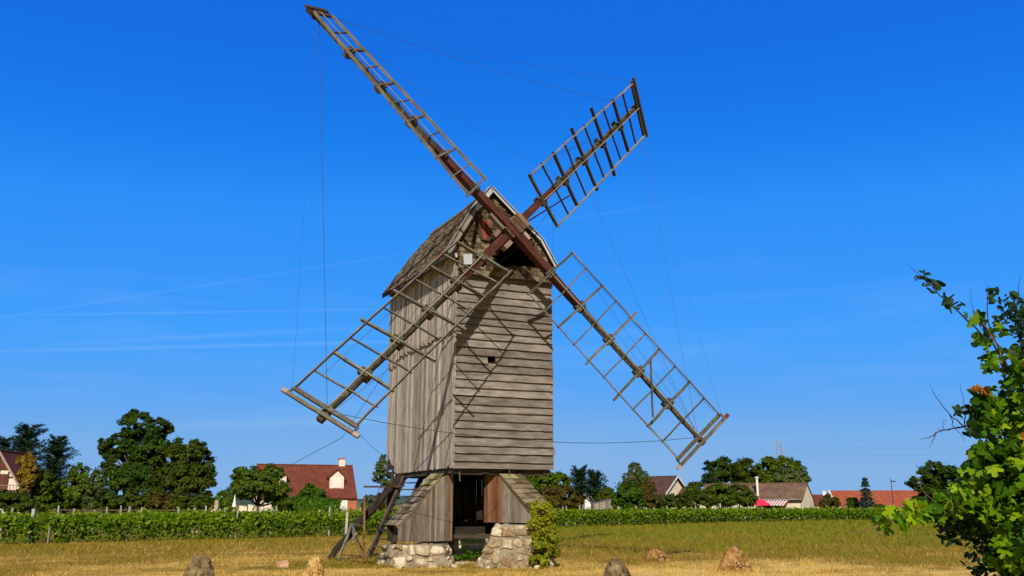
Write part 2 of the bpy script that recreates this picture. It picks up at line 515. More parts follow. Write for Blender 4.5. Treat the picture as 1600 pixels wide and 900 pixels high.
def to_local(o, v):
    while o.name not in ROOT and o.parent is not None:
        o = o.parent
    loc, rz = ROOT.get(o.name, (V(0, 0, 0), 0.0))
    c, s = math.cos(rz), math.sin(rz)
    q = np.asarray(v, float) - loc
    return np.stack([q[..., 0] * c + q[..., 1] * s, -q[..., 0] * s + q[..., 1] * c, q[..., 2]], -1)


def empty(name, loc, rz=0.0):
    o = bpy.data.objects.new(name, None)
    o.empty_display_size = 0.3
    o.location = tuple(loc)
    o.rotation_euler = (0, 0, rz)
    col.objects.link(o)
    ROOT[o.name] = (np.asarray(loc, float), rz)
    return o


def tag(o, label=None, cat=None, group=None, kind=None):
    if label:
        o['label'] = label
    if cat:
        o['category'] = cat
    if group:
        o['group'] = group
    if kind:
        o['kind'] = kind
    return o


def np_mesh(name, verts, nper, mat, tone, parent=None, loc=None, world=False):
    """many separate faces of nper corners each"""
    v = np.asarray(verts, float).reshape(-1, 3)
    if world and parent is not None:
        v = to_local(parent, v)
    if loc is not None:
        v = v - np.asarray(loc, float)
    nf = len(v) // nper
    me = bpy.data.meshes.new(name)
    me.vertices.add(len(v))
    me.vertices.foreach_set('co', v.astype(np.float32).ravel())
    me.loops.add(len(v))
    me.loops.foreach_set('vertex_index', np.arange(len(v), dtype=np.int32))
    me.polygons.add(nf)
    me.polygons.foreach_set('loop_start', np.arange(0, len(v), nper, dtype=np.int32))
    me.polygons.foreach_set('loop_total', np.full(nf, nper, np.int32))
    a = me.attributes.new('tone', 'FLOAT', 'POINT')
    a.data.foreach_set('value', np.repeat(np.asarray(tone, np.float32), nper))
    me.materials.append(M[mat] if isinstance(mat, str) else mat)
    me.update(calc_edges=True)
    me.validate()
    o = bpy.data.objects.new(name, me)
    col.objects.link(o)
    if loc is not None:
        o.location = tuple(loc)
    if parent is not None:
        o.parent = parent
    return o


def leaf_quads(c, nrm, size, asp=0.55):
    """rhombic leaves at points c facing nrm (arrays)"""
    n = nrm / (np.linalg.norm(nrm, axis=1, keepdims=True) + 1e-9)
    r = rng.normal(size=c.shape)
    a = np.cross(n, r)
    a /= np.linalg.norm(a, axis=1, keepdims=True) + 1e-9
    b = np.cross(n, a)
    s = size[:, None]
    bend = n * s * 0.12
    return np.stack([c - a * s, c + b * s * asp - bend, c + a * s, c - b * s * asp - bend], 1)


# ------------------------------------------------------------------ ground
def fnoise(x, y, seed=0):
    s = np.zeros_like(x)
    r = np.random.default_rng(seed)
    for k in range(7):
        fr = 0.09 * 1.7 ** k
        th = r.uniform(0, 6.28)
        ph = r.uniform(0, 6.28, 2)
        s += (np.sin((x * math.cos(th) + y * math.sin(th)) * fr * 6.28 + ph[0] + 1.7 * np.sin(y * fr * 2.1 + ph[1])) / 1.35 ** k)
    return s / 3.4


VINE = [(-90, -2), (-30, 32), (-21, 39.3), (-8.6, 49.5), (3.4, 67.5), (22, 88), (42, 103), (75, 125), (120, 152)]


def vine_y(x):
    xs, ys = zip(*VINE)
    return np.interp(x, xs, ys)


def field_tone(x, y):
    """0 pale straw ... 0.5 brown rough grass ... 1 olive green"""
    n = fnoise(x, y, 3)
    n2 = fnoise(x * 2.7, y * 2.7, 8)
    y = y + n * 1.6 + n2 * 1.2
    base = np.interp(y, [0, 23.5, 25.5, 28, 33, 42, 60, 110], [0.1, 0.12, 0.24, 0.46, 0.6, 0.74, 0.84, 0.9])
    left = np.interp(y, [0, 24, 30, 36, 45, 60], [0.16, 0.24, 0.42, 0.54, 0.62, 0.72])
    k = np.clip((x + 6) / 7, 0, 1)
    t = left * (1 - k) + base * k
    t = t + n * 0.2 + n2 * 0.17 + fnoise(x * 9 + n * 2, y * 9, 14) * 0.12 + fnoise(x * 23, y * 23, 15) * 0.08
    # greener lawn by the ladder and left edge, then lighter ground behind the mill
    for (cx, cy, rr, am) in ((-5.2, 25.0, 2.2, 0.5), (-13.5, 23.0, 1.6, 0.45), (-1.2, 26.4, 1.2, 0.5), (-1.6, 38.0, 5.0, -0.35)):  # last entry lightens the shadowed ground by colour to look lit
        t = t + am * np.exp(-(((x - cx) / rr) ** 2 + ((y - cy) / (rr * 0.7)) ** 2))
    return np.clip(t, 0, 1)


FIELD = [(0.0, (0.71, 0.475, 0.135)), (0.22, (0.48, 0.315, 0.07)), (0.44, (0.255, 0.16, 0.026)), (0.64, (0.235, 0.178, 0.016)), (1.0, (0.145, 0.172, 0.007))]


def field_material(name, ground):
    m, t, b = new_mat(name, 0.95, 0.05)
    f = tone_of(t)
    if ground:
        co = t.n('ShaderNodeTexCoord').outputs['Object']
        a = t.n('ShaderNodeTexNoise', {'Vector': co, 'Scale': 1.3, 'Detail': 10, 'Roughness': 0.72}).outputs[0]
        c = t.n('ShaderNodeTexNoise', {'Vector': co, 'Scale': 14.0, 'Detail': 6, 'Roughness': 0.7}).outputs[0]
        f = t.math('ADD', f, t.math('MULTIPLY', t.math('SUBTRACT', a, 0.5), 0.75))
        f = t.math('ADD', f, t.math('MULTIPLY', t.math('SUBTRACT', c, 0.5), 0.35))
        bump(t, b, c, 0.8, 0.06)
    t.link(t.ramp(f, FIELD), b.inputs['Base Color'])
    return m


M['ground'] = field_material('dry meadow', True)
M['blade'] = field_material('grass blade', False)


def make_ground():
    xs = np.concatenate([[-6000, -2500, -1000, -400, -150, -80], np.arange(-48, 60.1, 0.35), [80, 110, 150, 400, 1000, 2500, 6000]])
    ys = np.concatenate([[-3000, -800, -200, -50, -10, 5], np.arange(12, 60, 0.3), np.arange(60, 130, 2.5), [150, 200, 400, 800, 2000, 4000, 8000]])
    gx, gy = np.meshgrid(xs, ys)
    zz = np.where((gy > 15) & (gy < 60) & (np.abs(gx) < 45), fnoise(gx, gy, 21) * 0.010, 0)
    me = bpy.data.meshes.new('ground')
    nx, ny = len(xs), len(ys)
    verts = np.stack([gx, gy, zz], -1).reshape(-1, 3)
    faces = [(j * nx + i, j * nx + i + 1, (j + 1) * nx + i + 1, (j + 1) * nx + i) for j in range(ny - 1) for i in range(nx - 1)]
    me.from_pydata(verts.tolist(), [], faces)
    a = me.attributes.new('tone', 'FLOAT', 'POINT')
    t = field_tone(gx, gy)
    t = np.where(gy > vine_y(gx) + 0.5, 0.8, t)
    a.data.foreach_set('value', t.ravel().astype(np.float32))
    me.polygons.foreach_set('use_smooth', np.ones(len(faces), bool))
    me.materials.append(M['ground'])
    o = bpy.data.objects.new('ground', me)
    col.objects.link(o)
    tag(o, 'dry straw coloured meadow turning olive and brown away from the mill', 'meadow', kind='structure')


make_ground()


TUFTS = [(304, 925, 38, 30, 420, 0.12), (438, 887, 12, 10, 160, 0.07), (487, 908, 22, 18, 260, 0.09), (967, 915, 28, 22, 260, 0.09), (1029, 878, 20, 16, 260, 0.10),
         (1150, 893, 32, 26, 420, 0.11), (660, 888, 62, 22, 900, 0.09), (805, 888, 66, 24, 700, 0.09), (573, 877, 10, 8, 120, 0.12), (514, 877, 9, 7, 120, 0.12), (640, 888, 50, 16, 500, 0.07)]


def make_grass():
    P, H, Wd = [], [], []
    for (y0, y1, dens, h, w) in ((18.5, 24, 620, 0.05, 0.0075), (24, 30, 260, 0.065, 0.009), (30, 42, 110, 0.085, 0.013), (42, 70, 34, 0.10, 0.020), (70, 104, 12, 0.12, 0.034)):
        ym = (y0 + y1) / 2
        x0, x1 = X(-30, y1), X(1640, y1)
        n = int((x1 - x0) * (y1 - y0) * dens)
        x = rng.uniform(x0, x1, n)
        y = rng.uniform(y0, y1, n)
        px = x / (y * 0.97) * FPX + 800
        ok = (px > -25) & (px < 1625) & (y < vine_y(x) - 0.2)
        x, y = x[ok], y[ok]
        cl = fnoise(x * 5, y * 5, 5)
        keep = rng.random(len(x)) < np.clip(0.5 + 0.75 * cl, 0.04, 1)
        x, y, cl = x[keep], y[keep], cl[keep]
        P.append(np.stack([x, y, np.zeros_like(x)], 1))
        t = field_tone(x, y)
        hh = h * rng.lognormal(0, 0.38, len(x)) * (0.75 + 0.55 * np.clip(t * 1.6, 0, 1)) * (1 + 0.35 * cl)
        H.append(hh)
        Wd.append(np.full(len(x), w))
    for (a, b, ra, rb, k, hh) in TUFTS:
        g = gp(a, b)
        kx = g[1] * math.cos(PITCH) / FPX
        th = rng.uniform(0, 6.283, k)
        rr = 1 + rng.normal(0, 0.13, k)
        P.append(np.stack([g[0] + np.cos(th) * ra * kx * rr, g[1] + ra * kx * 0.5 + np.sin(th) * rb * kx * rr, np.zeros(k)], 1))
        H.append(hh * rng.lognormal(0, 0.4, k))
        Wd.append(np.full(k, 0.007))
    # scattered taller clumps
    for _ in range(420):
        y = rng.uniform(19, 40)
        x = rng.uniform(X(-20, y), X(1620, y))
        k = int(rng.integers(8, 26))
        P.append(np.stack([x + rng.normal(0, 0.09, k), y + rng.normal(0, 0.09, k), np.zeros(k)], 1))
        H.append(rng.uniform(0.07, 0.16) * rng.lognormal(0, 0.3, k))
        Wd.append(np.full(k, 0.008))
    P = np.concatenate(P)
    H = np.concatenate(H)
    Wd = np.concatenate(Wd)
    n = len(P)
    ang = rng.uniform(0, math.pi, n)
    side = np.stack([np.cos(ang), np.sin(ang), np.zeros(n)], 1) * Wd[:, None]
    lean = rng.normal(0, 0.75, (n, 3)) * H[:, None]
    lean[:, 2] = H
    P[:, 2] -= 0.02
    tri = np.stack([P - side, P + side, P + lean], 1)
    tone = np.clip(field_tone(P[:, 0], P[:, 1]) + rng.normal(0, 0.13, n), 0, 1)
    o = np_mesh('grass', tri, 3, 'blade', tone)
    tag(o, 'short dry grass covering the meadow round the mill', 'grass', kind='stuff')


make_grass()


def make_hills():
    mb = MB()
    M['hill'] = plain('far wooded hill', (0.06, 0.095, 0.085), 0.95, 0.25, 0.01, 0.0)
    for (D, base, amp, seed, tn) in ((2600, 22, 14, 1, 0.5),):
        xs = np.linspace(-2800, 2800, 160)
        h = base + amp * fnoise(xs / 90, xs * 0 + 3, seed) + 3 * fnoise(xs / 9, xs * 0 + 9, seed + 1)
        ring = []
        for x, z in zip(xs, h):
            ring.append([(x, D - 200, -1), (x, D - 60, z * 0.75), (x, D, z), (x, D + 300, -1)])
        mb.loft(ring, 0.5)
    o = mb.build('hills', 'hill', smooth=True)
    tag(o, 'low blue green wooded ridge on the horizon', 'hills', kind='structure')


make_hills()

# ================================================================== WINDMILL
C0 = V(-1.6718, 25.2654, 0)
TH = 0.41851
MW, MD = 3.136, 6.95
ZB = 2.66
mill = empty('windmill', C0, TH)
tag(mill, 'tall grey timber post mill with four bare lattice sails, standing on stone piers', 'windmill')


def L(p):
    return to_local(mill, np.asarray(p, float))


def hitb(px, py, b):
    """mill-local point seen at a pixel, on the plane local y = b"""
    v = ray(px, py)
    c, s = math.cos(TH), math.sin(TH)
    n = V(-s, c, 0)
    o = V(0, 0, EYE)
    P = C0 + n * b
    k = ((P - o) @ n) / (v @ n)
    return L(o + v * k)


def hita(px, py, a):
    v = ray(px, py)
    c, s = math.cos(TH), math.sin(TH)
    n = V(c, s, 0)
    o = V(0, 0, EYE)
    P = C0 + n * a
    k = ((P - o) @ n) / (v @ n)
    return L(o + v * k)


# ---- front wall: lapped clapboards, one small square opening
def front_wall():
    mb = MB()
    w0 = hitb(761, 556, 0)
    w1 = hitb(773.5, 567, 0)
    z = ZB
    i = 0
    while z < 8.72:
        h = 0.2 if i == 0 else random.uniform(0.222, 0.252)
        segs = [(-0.035 - random.uniform(0, 0.02), MW + 0.03 + random.uniform(-0.015, 0.04) + (0.05 if i == 2 else 0))]
        if z + h * 0.5 > w1[2] and z + h * 0.5 < w0[2] + 0.08:
            segs = [(segs[0][0], w0[0]), (w1[0], segs[0][1])]
        elif random.random() < 0.3:
            k = random.uniform(0.7, 2.4)
            segs = [(segs[0][0], k - 0.003), (k + 0.003, segs[0][1])]
        base_tone = random.uniform(0.38, 0.62)
        dz0, dz1 = random.gauss(0, 0.008), random.gauss(0, 0.008)
        for (a0, a1) in segs:
            n = 7
            secs = []
            tone = base_tone + random.gauss(0, 0.05)
            for k in range(n + 1):
                a = a0 + (a1 - a0) * k / n
                zz = z + dz0 + (dz1 - dz0) * a / MW + random.gauss(0, 0.005)
                out = 0.088 + random.gauss(0, 0.006)
                top = z + h + 0.03
                secs.append([(a, -out, zz), (a, -out + 0.024, zz), (a, 0.0, top), (a, -0.014, top)])
            mb.loft(secs, tone)
        z += h
        i += 1
    o = mb.build('front_wall', 'clap', mill)
    # recessed box behind the little opening
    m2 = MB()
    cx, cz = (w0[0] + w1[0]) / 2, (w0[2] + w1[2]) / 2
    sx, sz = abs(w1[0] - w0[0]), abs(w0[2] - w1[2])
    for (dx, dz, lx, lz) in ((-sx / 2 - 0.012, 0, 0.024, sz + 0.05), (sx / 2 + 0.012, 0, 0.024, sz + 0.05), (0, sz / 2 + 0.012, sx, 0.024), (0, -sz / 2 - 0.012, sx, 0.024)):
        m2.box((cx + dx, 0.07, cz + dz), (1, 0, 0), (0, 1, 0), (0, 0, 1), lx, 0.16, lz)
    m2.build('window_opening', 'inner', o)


front_wall()


def board_wall(name, p0, p1, z0f, z1f, bw, mat, out, th=0.024, parent=mill, jag=0.02, skip=None, tone_rng=(0.2, 0.85)):
    """vertical boards between two local points; z0f/z1f give bottom and top as functions of distance"""
    mb = MB()
    p0, p1 = V(*p0), V(*p1)
    d = unit(p1 - p0)
    Ln = float(np.linalg.norm(p1 - p0))
    out = V(*out)
    s = 0.0
    while s < Ln - 0.02:
        w = min(random.uniform(bw * 0.8, bw * 1.2), Ln - s)
        o = random.gauss(0, 0.005)
        t0, t1 = s + 0.003, s + w - 0.002
        zb = z0f(s + w / 2) + random.uniform(-jag, jag)
        if jag > 0.03:
            ba, bb = zb, zb
        else:
            ba, bb = z0f(t0) + random.uniform(-jag, jag), z0f(t1) + random.uniform(-jag, jag)
        za, zb2 = z1f(t0), z1f(t1)
        tone = random.uniform(*tone_rng)
        secs = []
        for k in range(4):
            f = k / 3
            wob = random.gauss(0, 0.003)
            a = p0 + d * (t0 + wob) + out * o
            b = p0 + d * (t1 + wob) + out * o
            A = V(a[0], a[1], ba + (za - ba) * f)
            B = V(b[0], b[1], bb + (zb2 - bb) * f)
            secs.append([A, B, B + out * th, A + out * th])
        if not (skip and skip(s + w / 2)):
            mb.loft(secs, tone)
        s += w
    return mb.build(name, mat, parent)


# ---- left wall (lit by the low sun), two tiers of vertical boards
j0 = hita(710, 518, 0)[2]
j1 = hita(652, 546, 0)
j2 = hita(642, 551, 0)
j3 = hita(622, 561, 0)
j4 = hita(621, 571, 0)
j5 = hita(607, 580, 0)


def joint(b):
    if b < j1[1]:
        return j0 + (j1[2] - j0) * b / j1[1]
    if b < j3[1]:
        return j2[2] + (j3[2] - j2[2]) * (b - j2[1]) / (j3[1] - j2[1] + 1e-6)
    return j4[2] + (j5[2] - j4[2]) * (b - j4[1]) / (j5[1] - j4[1] + 1e-6)


def side_bottom(b):
    return ZB + 0.03 + max(0, b - 5.7) * 0.62


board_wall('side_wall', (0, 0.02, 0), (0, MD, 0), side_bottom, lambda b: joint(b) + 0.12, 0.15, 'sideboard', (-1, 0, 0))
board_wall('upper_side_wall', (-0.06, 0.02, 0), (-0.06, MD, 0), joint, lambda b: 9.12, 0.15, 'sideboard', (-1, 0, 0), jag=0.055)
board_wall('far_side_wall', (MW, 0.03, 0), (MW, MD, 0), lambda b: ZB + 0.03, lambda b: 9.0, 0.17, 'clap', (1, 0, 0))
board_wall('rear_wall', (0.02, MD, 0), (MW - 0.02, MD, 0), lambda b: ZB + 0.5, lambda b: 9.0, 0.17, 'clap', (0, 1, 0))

# unseen backing added to stop light between the boards, floor of the body and its sills
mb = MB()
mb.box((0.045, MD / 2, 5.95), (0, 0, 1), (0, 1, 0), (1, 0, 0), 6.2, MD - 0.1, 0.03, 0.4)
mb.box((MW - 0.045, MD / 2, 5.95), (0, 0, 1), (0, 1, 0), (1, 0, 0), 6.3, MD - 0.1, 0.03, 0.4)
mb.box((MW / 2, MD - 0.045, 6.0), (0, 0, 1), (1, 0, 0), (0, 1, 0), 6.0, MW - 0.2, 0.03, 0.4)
mb.build('light_gap_backing', 'inner', mill)
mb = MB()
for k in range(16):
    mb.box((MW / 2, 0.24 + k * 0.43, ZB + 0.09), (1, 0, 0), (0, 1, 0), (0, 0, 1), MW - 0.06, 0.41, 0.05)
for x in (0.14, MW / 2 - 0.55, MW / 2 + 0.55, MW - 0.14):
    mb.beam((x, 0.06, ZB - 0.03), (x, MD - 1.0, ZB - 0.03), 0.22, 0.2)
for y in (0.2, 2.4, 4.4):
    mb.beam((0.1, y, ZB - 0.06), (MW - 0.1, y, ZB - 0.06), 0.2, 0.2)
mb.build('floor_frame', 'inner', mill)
mb = MB()
mb.beam((-0.04, -0.045, ZB + 0.02), (-0.04, -0.045, 8.8), 0.05, 0.06, n=6, wob=0.004, tone=0.85)
mb.build('corner_post', 'rail', mill)
mb = MB()
mb.beam((MW + 0.02, -0.02, ZB + 0.04), (MW + 0.02, -0.02, 8.75), 0.05, 0.05, n=6, wob=0.004, tone=0.4)
mb.build('corner_post', 'rail', mill)

# ---- roof --------------------------------------------------------------
FB = -0.36
prof_l = [V(-0.44, FB, 8.97), V(0.40, FB, 10.46), V(0.95, FB, 11.22)]
prof_lr = [V(-0.44, 6.85, 9.24), V(0.36, 5.95, 10.55), V(0.95, 5.15, 11.38)]
prof_r = [V(MW + 0.04, FB, 8.93), V(2.69, FB, 9.74), V(1.87, FB, 10.42), V(0.95, FB, 11.22)]
prof_rr = [V(MW + 0.3, 6.85, 9.1), V(2.80, 6.2, 9.95), V(1.95, 5.7, 10.7), V(0.95, 5.15, 11.38)]


def surf(front, rear):
    def arcs(p):
        a = [0.0]
        for i in range(len(p) - 1):
            a.append(a[-1] + float(np.linalg.norm(p[i + 1] - p[i])))
        return np.array(a)
    fa, ra = arcs(front), arcs(rear)
    F, Q = np.array(front), np.array(rear)

    def P(t, s):
        f = V(*[np.interp(s * fa[-1], fa, F[:, k]) for k in range(3)])
        r = V(*[np.interp(s * ra[-1], ra, Q[:, k]) for k in range(3)])
        sag = -0.09 * math.sin(math.pi * t) * (1 - 0.3 * s)
        return f * (1 - t) + r * t + V(0, 0, sag)
    return P, fa[-1]


def shingle_slope(mb, P, nt, ns, flip, rusty=None, lift=0.024):
    ds = 1.0 / ns
    for i in range(ns):
        t = -0.0
        while t < 1.0:
            w = random.uniform(0.7, 1.35) / nt
            t1 = min(1.0, t + w)
            s0 = i * ds + random.gauss(0, ds * 0.09)
            s1 = min(1.0, (i + 1.45) * ds)
            s0 = max(-0.02, min(s0, s1 - 0.01))
            a, b, c, d = P(t, s0), P(t1 - 0.04 * w, s0), P(t1 - 0.04 * w, s1), P(t, s1)
            n = unit(np.cross(b - a, d - a)) * (-1 if flip else 1)
            l0 = lift + random.uniform(-0.006, 0.012)
            top = [a + n * l0, b + n * (l0 + random.gauss(0, 0.006)), c + n * 0.01, d + n * 0.01]
            bot = [p - n * 0.018 for p in top]
            mi = 0
            if rusty and rusty((t + t1) / 2, (s0 + s1) / 2):
                mi = 1
            mb.loft([bot, top], random.random(), mi)
            t = t1


PL, _ = surf(prof_l, prof_lr)
PR, _ = surf(prof_r, prof_rr)
mb = MB()


def rusty(t, s):
    c = 0.16 - 0.07 * s + 0.015 * math.sin(9 * s)
    d = abs(t - c) / 0.085
    return random.random() < (1.0 - d) * 1.7 if 0.02 < s < 0.72 else False


shingle_slope(mb, PL, 46, 22, True, rusty)
shingle_slope(mb, PR, 26, 13, False)
PH, _ = surf([prof_rr[0], prof_rr[2], prof_rr[3]], [prof_lr[0], prof_lr[1], prof_lr[2]])
shingle_slope(mb, PH, 14, 13, False)
# decking under the shingles and the ridge capping
for P, fl in ((PL, 1), (PR, -1)):
    for i in range(8):
        for j in range(5):
            q = [P(i / 8, j / 5), P((i + 1) / 8, j / 5), P((i + 1) / 8, (j + 1) / 5), P(i / 8, (j + 1) / 5)]
            n = unit(np.cross(q[1] - q[0], q[3] - q[0])) * -fl
            mb.loft([[p - n * 0.06 for p in q], [p - n * 0.015 for p in q]], 0.2, 2)
roof = mb.build('roof', ['shingle', 'rust', 'inner'], mill)
mb = MB()
for i in range(12):
    a, b = PL(i / 12, 1.0), PL((i + 1) / 12 + 0.005, 1.0)
    up = V(0, 0, 0.05)
    for sgn, dx, dz in ((-1, 0.16, -0.2), (1, 0.2, -0.15)):
        mb.loft([[a + up, b + up, b + V(sgn * dx, 0, dz) + up, a + V(sgn * dx, 0, dz) + up],
                 [a + up * 1.6, b + up * 1.6, b + V(sgn * dx, 0, dz) + up * 1.5, a + V(sgn * dx, 0, dz) + up * 1.5]], random.uniform(0.1, 0.5))
mb.build('ridge_cap', 'shingle', roof)
# eave board along the low edge
mb = MB()
for i in range(10):
    a, b = PL(i / 10, 0), PL((i + 1) / 10, 0)
    mb.beam(a + V(0.03, 0, -0.05), b + V(0.03, 0, -0.05), 0.035, 0.11)
mb.build('eave_board', 'darkwood', roof)


# verge boards of the gable, bright zinc
def verge(prof, name, mat, wdt, sgn):
    mb = MB()
    for i in range(len(prof) - 1):
        a, b = prof[i], prof[i + 1]
        d = unit(b - a)
        inn = unit(np.cross(d, V(0, 1, 0))) * sgn
        if inn[2] > 0:
            inn = -inn
        y = V(0, -0.045, 0)
        q = [a + d * -0.01, b + d * 0.01, b + inn * wdt, a + inn * wdt]
        mb.loft([[p + y for p in q], [p + y * 0.2 for p in q]], 0.5)
        q2 = [a, b, b + V(0, 0.28, 0), a + V(0, 0.28, 0)]
        o = -inn
        mb.loft([[p + o * 0.052 + y for p in q2], [p + o * 0.07 + y for p in q2]], 0.5)
    mb.build(name, mat, mill)


verge([prof_l[0], prof_l[1]], 'verge_board', 'zincold', 0.10, 1)
verge([prof_l[1], prof_l[2]], 'verge_board', 'zinc', 0.13, 1)
verge(prof_r, 'verge_board', 'zinc', 0.06, -1)

# ---- gable: shingles around the hatch and the hole of the windshaft
GB = -0.2
hole = [hitb(*p, GB) for p in ((772, 352), (786, 350), (800, 360), (818, 376), (832, 402), (840, 423), (780, 423), (772, 402), (780, 388), (790, 374), (778, 384))]
holexz = [(p[0], p[2]) for p in hole]


def inside(x, y, poly):
    c = False
    n = len(poly)
    for i in range(n):
        x0, y0 = poly[i]
        x1, y1 = poly[(i + 1) % n]
        if (y0 > y) != (y1 > y) and x < (x1 - x0) * (y - y0) / (y1 - y0) + x0:
            c = not c
    return c


def gable_x(z):
    l = np.interp(z, [8.4, 8.93, 8.97, 10.46, 11.22], [-0.02, -0.02, -0.38, 0.44, 0.95])
    r = np.interp(z, [8.4, 8.93, 9.74, 10.42, 11.22], [MW + 0.02, MW + 0.02, 2.68, 1.86, 0.95])
    return l, r


mb = MB()
z = 8.42
while z < 11.12:
    l, r = gable_x(z + 0.06)
    x = l
    while x < r - 0.02:
        w = min(random.uniform(0.13, 0.26), r - x)
        cx = x + w / 2
        if not inside(cx, z + 0.08, holexz):
            zz = z + random.gauss(0, 0.008)
            top = min(zz + 0.27, 11.2)
            lt, rt = gable_x(top)
            x0t, x1t = max(x + 0.003, lt), min(x + w - 0.003, rt)
            if x1t <= x0t:
                x0t = x1t = (lt + rt) / 2
            o = 0.03 + random.uniform(0, 0.012)
            mb.loft([[(x + 0.003, GB - o + 0.014, zz), (x + w - 0.003, GB - o + 0.014, zz), (x1t, GB + 0.02, top), (x0t, GB + 0.02, top)],
                     [(x + 0.003, GB - o, zz), (x + w - 0.003, GB - o, zz), (x1t, GB + 0.004, top), (x0t, GB + 0.004, top)]], random.random())
        x += w
    z += 0.168
mb.build('gable', 'gshingle', mill)

# hatch
h = [hitb(*p, GB - 0.06) for p in ((747, 340), (767, 347), (768.5, 376), (752, 374))]
mb = MB()
for k in range(4):
    a, b = h[0] + (h[1] - h[0]) * k / 4, h[0] + (h[1] - h[0]) * (k + 0.97) / 4
    c, d = h[3] + (h[2] - h[3]) * (k + 0.97) / 4, h[3] + (h[2] - h[3]) * k / 4
    mb.prism([a, b, c, d], (0, 0.03, 0))
M['hatch'] = wood('faded red board', (0.09, 0.022, 0.015), (0.19, 0.05, 0.034), (0.28, 0.10, 0.07))
ht = mb.build('hatch', 'hatch', mill)
mb = MB()
for (a, b) in ((0, 3), (1, 2), (3, 2)):
    mb.beam(h[a] + V(0, -0.02, 0), h[b] + V(0, -0.02, 0), 0.05, 0.05, (0, 1, 0))
mb.build('hatch_frame', 'poll', ht)
mb = MB()
q = [hitb(*p, -0.30) for p in ((724, 397), (738, 397), (738, 413), (725, 413))]
mb.prism(q, (0, 0.02, 0.0))
q = [hitb(*p, -0.32) for p in ((711, 395), (714, 396), (715, 402), (712, 402))]
mb.prism(q, (0, 0.04, 0))
mb.build('metal_flap', 'zinc', mill)

# ---- windshaft, stocks and sails ---------------------------------------
Q = [0.1673, 0.1261, 0.7973, 1.02, 1.326, 9.666]   # replaced below
tilt, yaw, phi, ha, hx, hz = Q
nn = V(math.sin(yaw) * math.cos(tilt), -math.cos(yaw) * math.cos(tilt), math.sin(tilt))
e1 = V(math.cos(yaw), math.sin(yaw), 0)
e2 = np.cross(nn, e1)
if e2[2] < 0:
    e2 = -e2
HUB = V(hx, -ha, hz)
SAIL = {  # w0, w1, h1, h2, h3, h4, length, root
    'B': (0.35, 0.57, 0.97, 0.98, 0.98, 1.09, 8.22, 1.74),
    'A': (0.48, 0.65, 1.03, 0.91, 0.61, 1.03, 8.46, 1.67),
    'C': (0.51, 0.56, 1.03, 0.91, 0.91, 1.04, 8.29, 1.57),
    'D': (0.50, 0.47, 0.95, 0.94, 0.98, 0.98, 8.64, 1.75)}
ANG = {'B': 0, 'A': 90, 'C': 180, 'D': 270}
OFF = {'A': 0.06, 'D': 0.06, 'B': -0.14, 'C': -0.14}
G = 0.13


def rd_td(s):
    th = phi + R(ANG[s])
    return math.cos(th) * e1 + math.sin(th) * e2, -math.sin(th) * e1 + math.cos(th) * e2


def sail_frame(s, r):
    w0, w1, h1, h2, h3, h4, Ls, r0 = SAIL[s]
    rd, td = rd_td(s)
    t = (r - r0) / (Ls - r0)
    w = w0 + (w1 - w0) * t
    b = td * math.cos(w) + nn * math.sin(w)
    m = -td * math.sin(w) + nn * math.cos(w)
    off = OFF[s] + (0.09 * (s in 'BC') - OFF[s]) * min(1, max(0, (r - 0.4) / 2.0))
    return HUB + rd * r + nn * off, rd, b, m, h1 + (h3 - h1) * t, h2 + (h4 - h2) * t


def SP(s, r, side=0.0, fwd=0.0):
    P, rd, b, m, ha_, hb_ = sail_frame(s, r)
    return P + b * (side * (ha_ if side > 0 else hb_)) + m * (G + fwd)


mb = MB()
back = HUB - nn * 0.3
mb.tube([back, back - nn * 0.7, back - nn * 3.2], [0.27, 0.29, 0.24], 12)
mb.build('windshaft', 'inner', mill)
mb = MB()
rB, tB = rd_td('B')
rA, tA = rd_td('A')
pc = HUB + rB * 0.3 - nn * 0.05
for k in range(3):
    mb.box(pc + rB * (k - 1) * 0.172 + nn * random.gauss(0, 0.012), nn, rB, rA, 0.6, 0.162, 0.5 + random.gauss(0, 0.02), random.uniform(0.15, 0.8), 0, 0.004)
mb.box(HUB - nn * 0.1, nn, rB, rA, 0.5, 0.42, 0.42, 0.3)
for k in range(2):
    mb.box(pc + nn * (0.2 - 0.34 * k), nn, rB, rA, 0.05, 0.53, 0.53, 0.9)
mb.build('poll_end', 'poll', mill)
mb = MB()
rC, rD = -rB, -rA
for sg in (-1, 1):
    mb.box(HUB + nn * OFF['C'] + rC * 0.42 + rA * sg * 0.24 + nn * 0.05, rC, rA, nn, 0.34, 0.14, 0.2)
    mb.box(HUB + nn * (OFF['A']) + rA * 0.5 + rB * -0.25 + nn * 0.02, rA, rB, nn, 0.6, 0.1, 0.16)
mb.box(HUB + nn * 0.05 + rD * 0.42 + rB * 0.24, rD, rB, nn, 0.3, 0.12, 0.2)
mb.build('wedges', 'wedge', mill)

for pair, off in (('AD', OFF['A']), ('BC', OFF['B'])):
    mb = MB()
    for s in pair:
        rend = {'A': 3.5, 'D': 3.3, 'B': 2.7, 'C': 2.75}[s]
        secs = []
        for k in range(7):
            r = (rend * k / 6)
            P, rd, b, m, _, _ = sail_frame(s, r)
            wd = 0.255 - 0.075 * (r / 3.4)
            td = rd_td(s)[1]
            secs.append([P - td * wd / 2 - nn * wd / 2, P + td * wd / 2 - nn * wd / 2, P + td * wd / 2 + nn * wd / 2, P - td * wd / 2 + nn * wd / 2])
        mb.loft(secs, 0.5)
    mb.build('stock', 'red', mill)


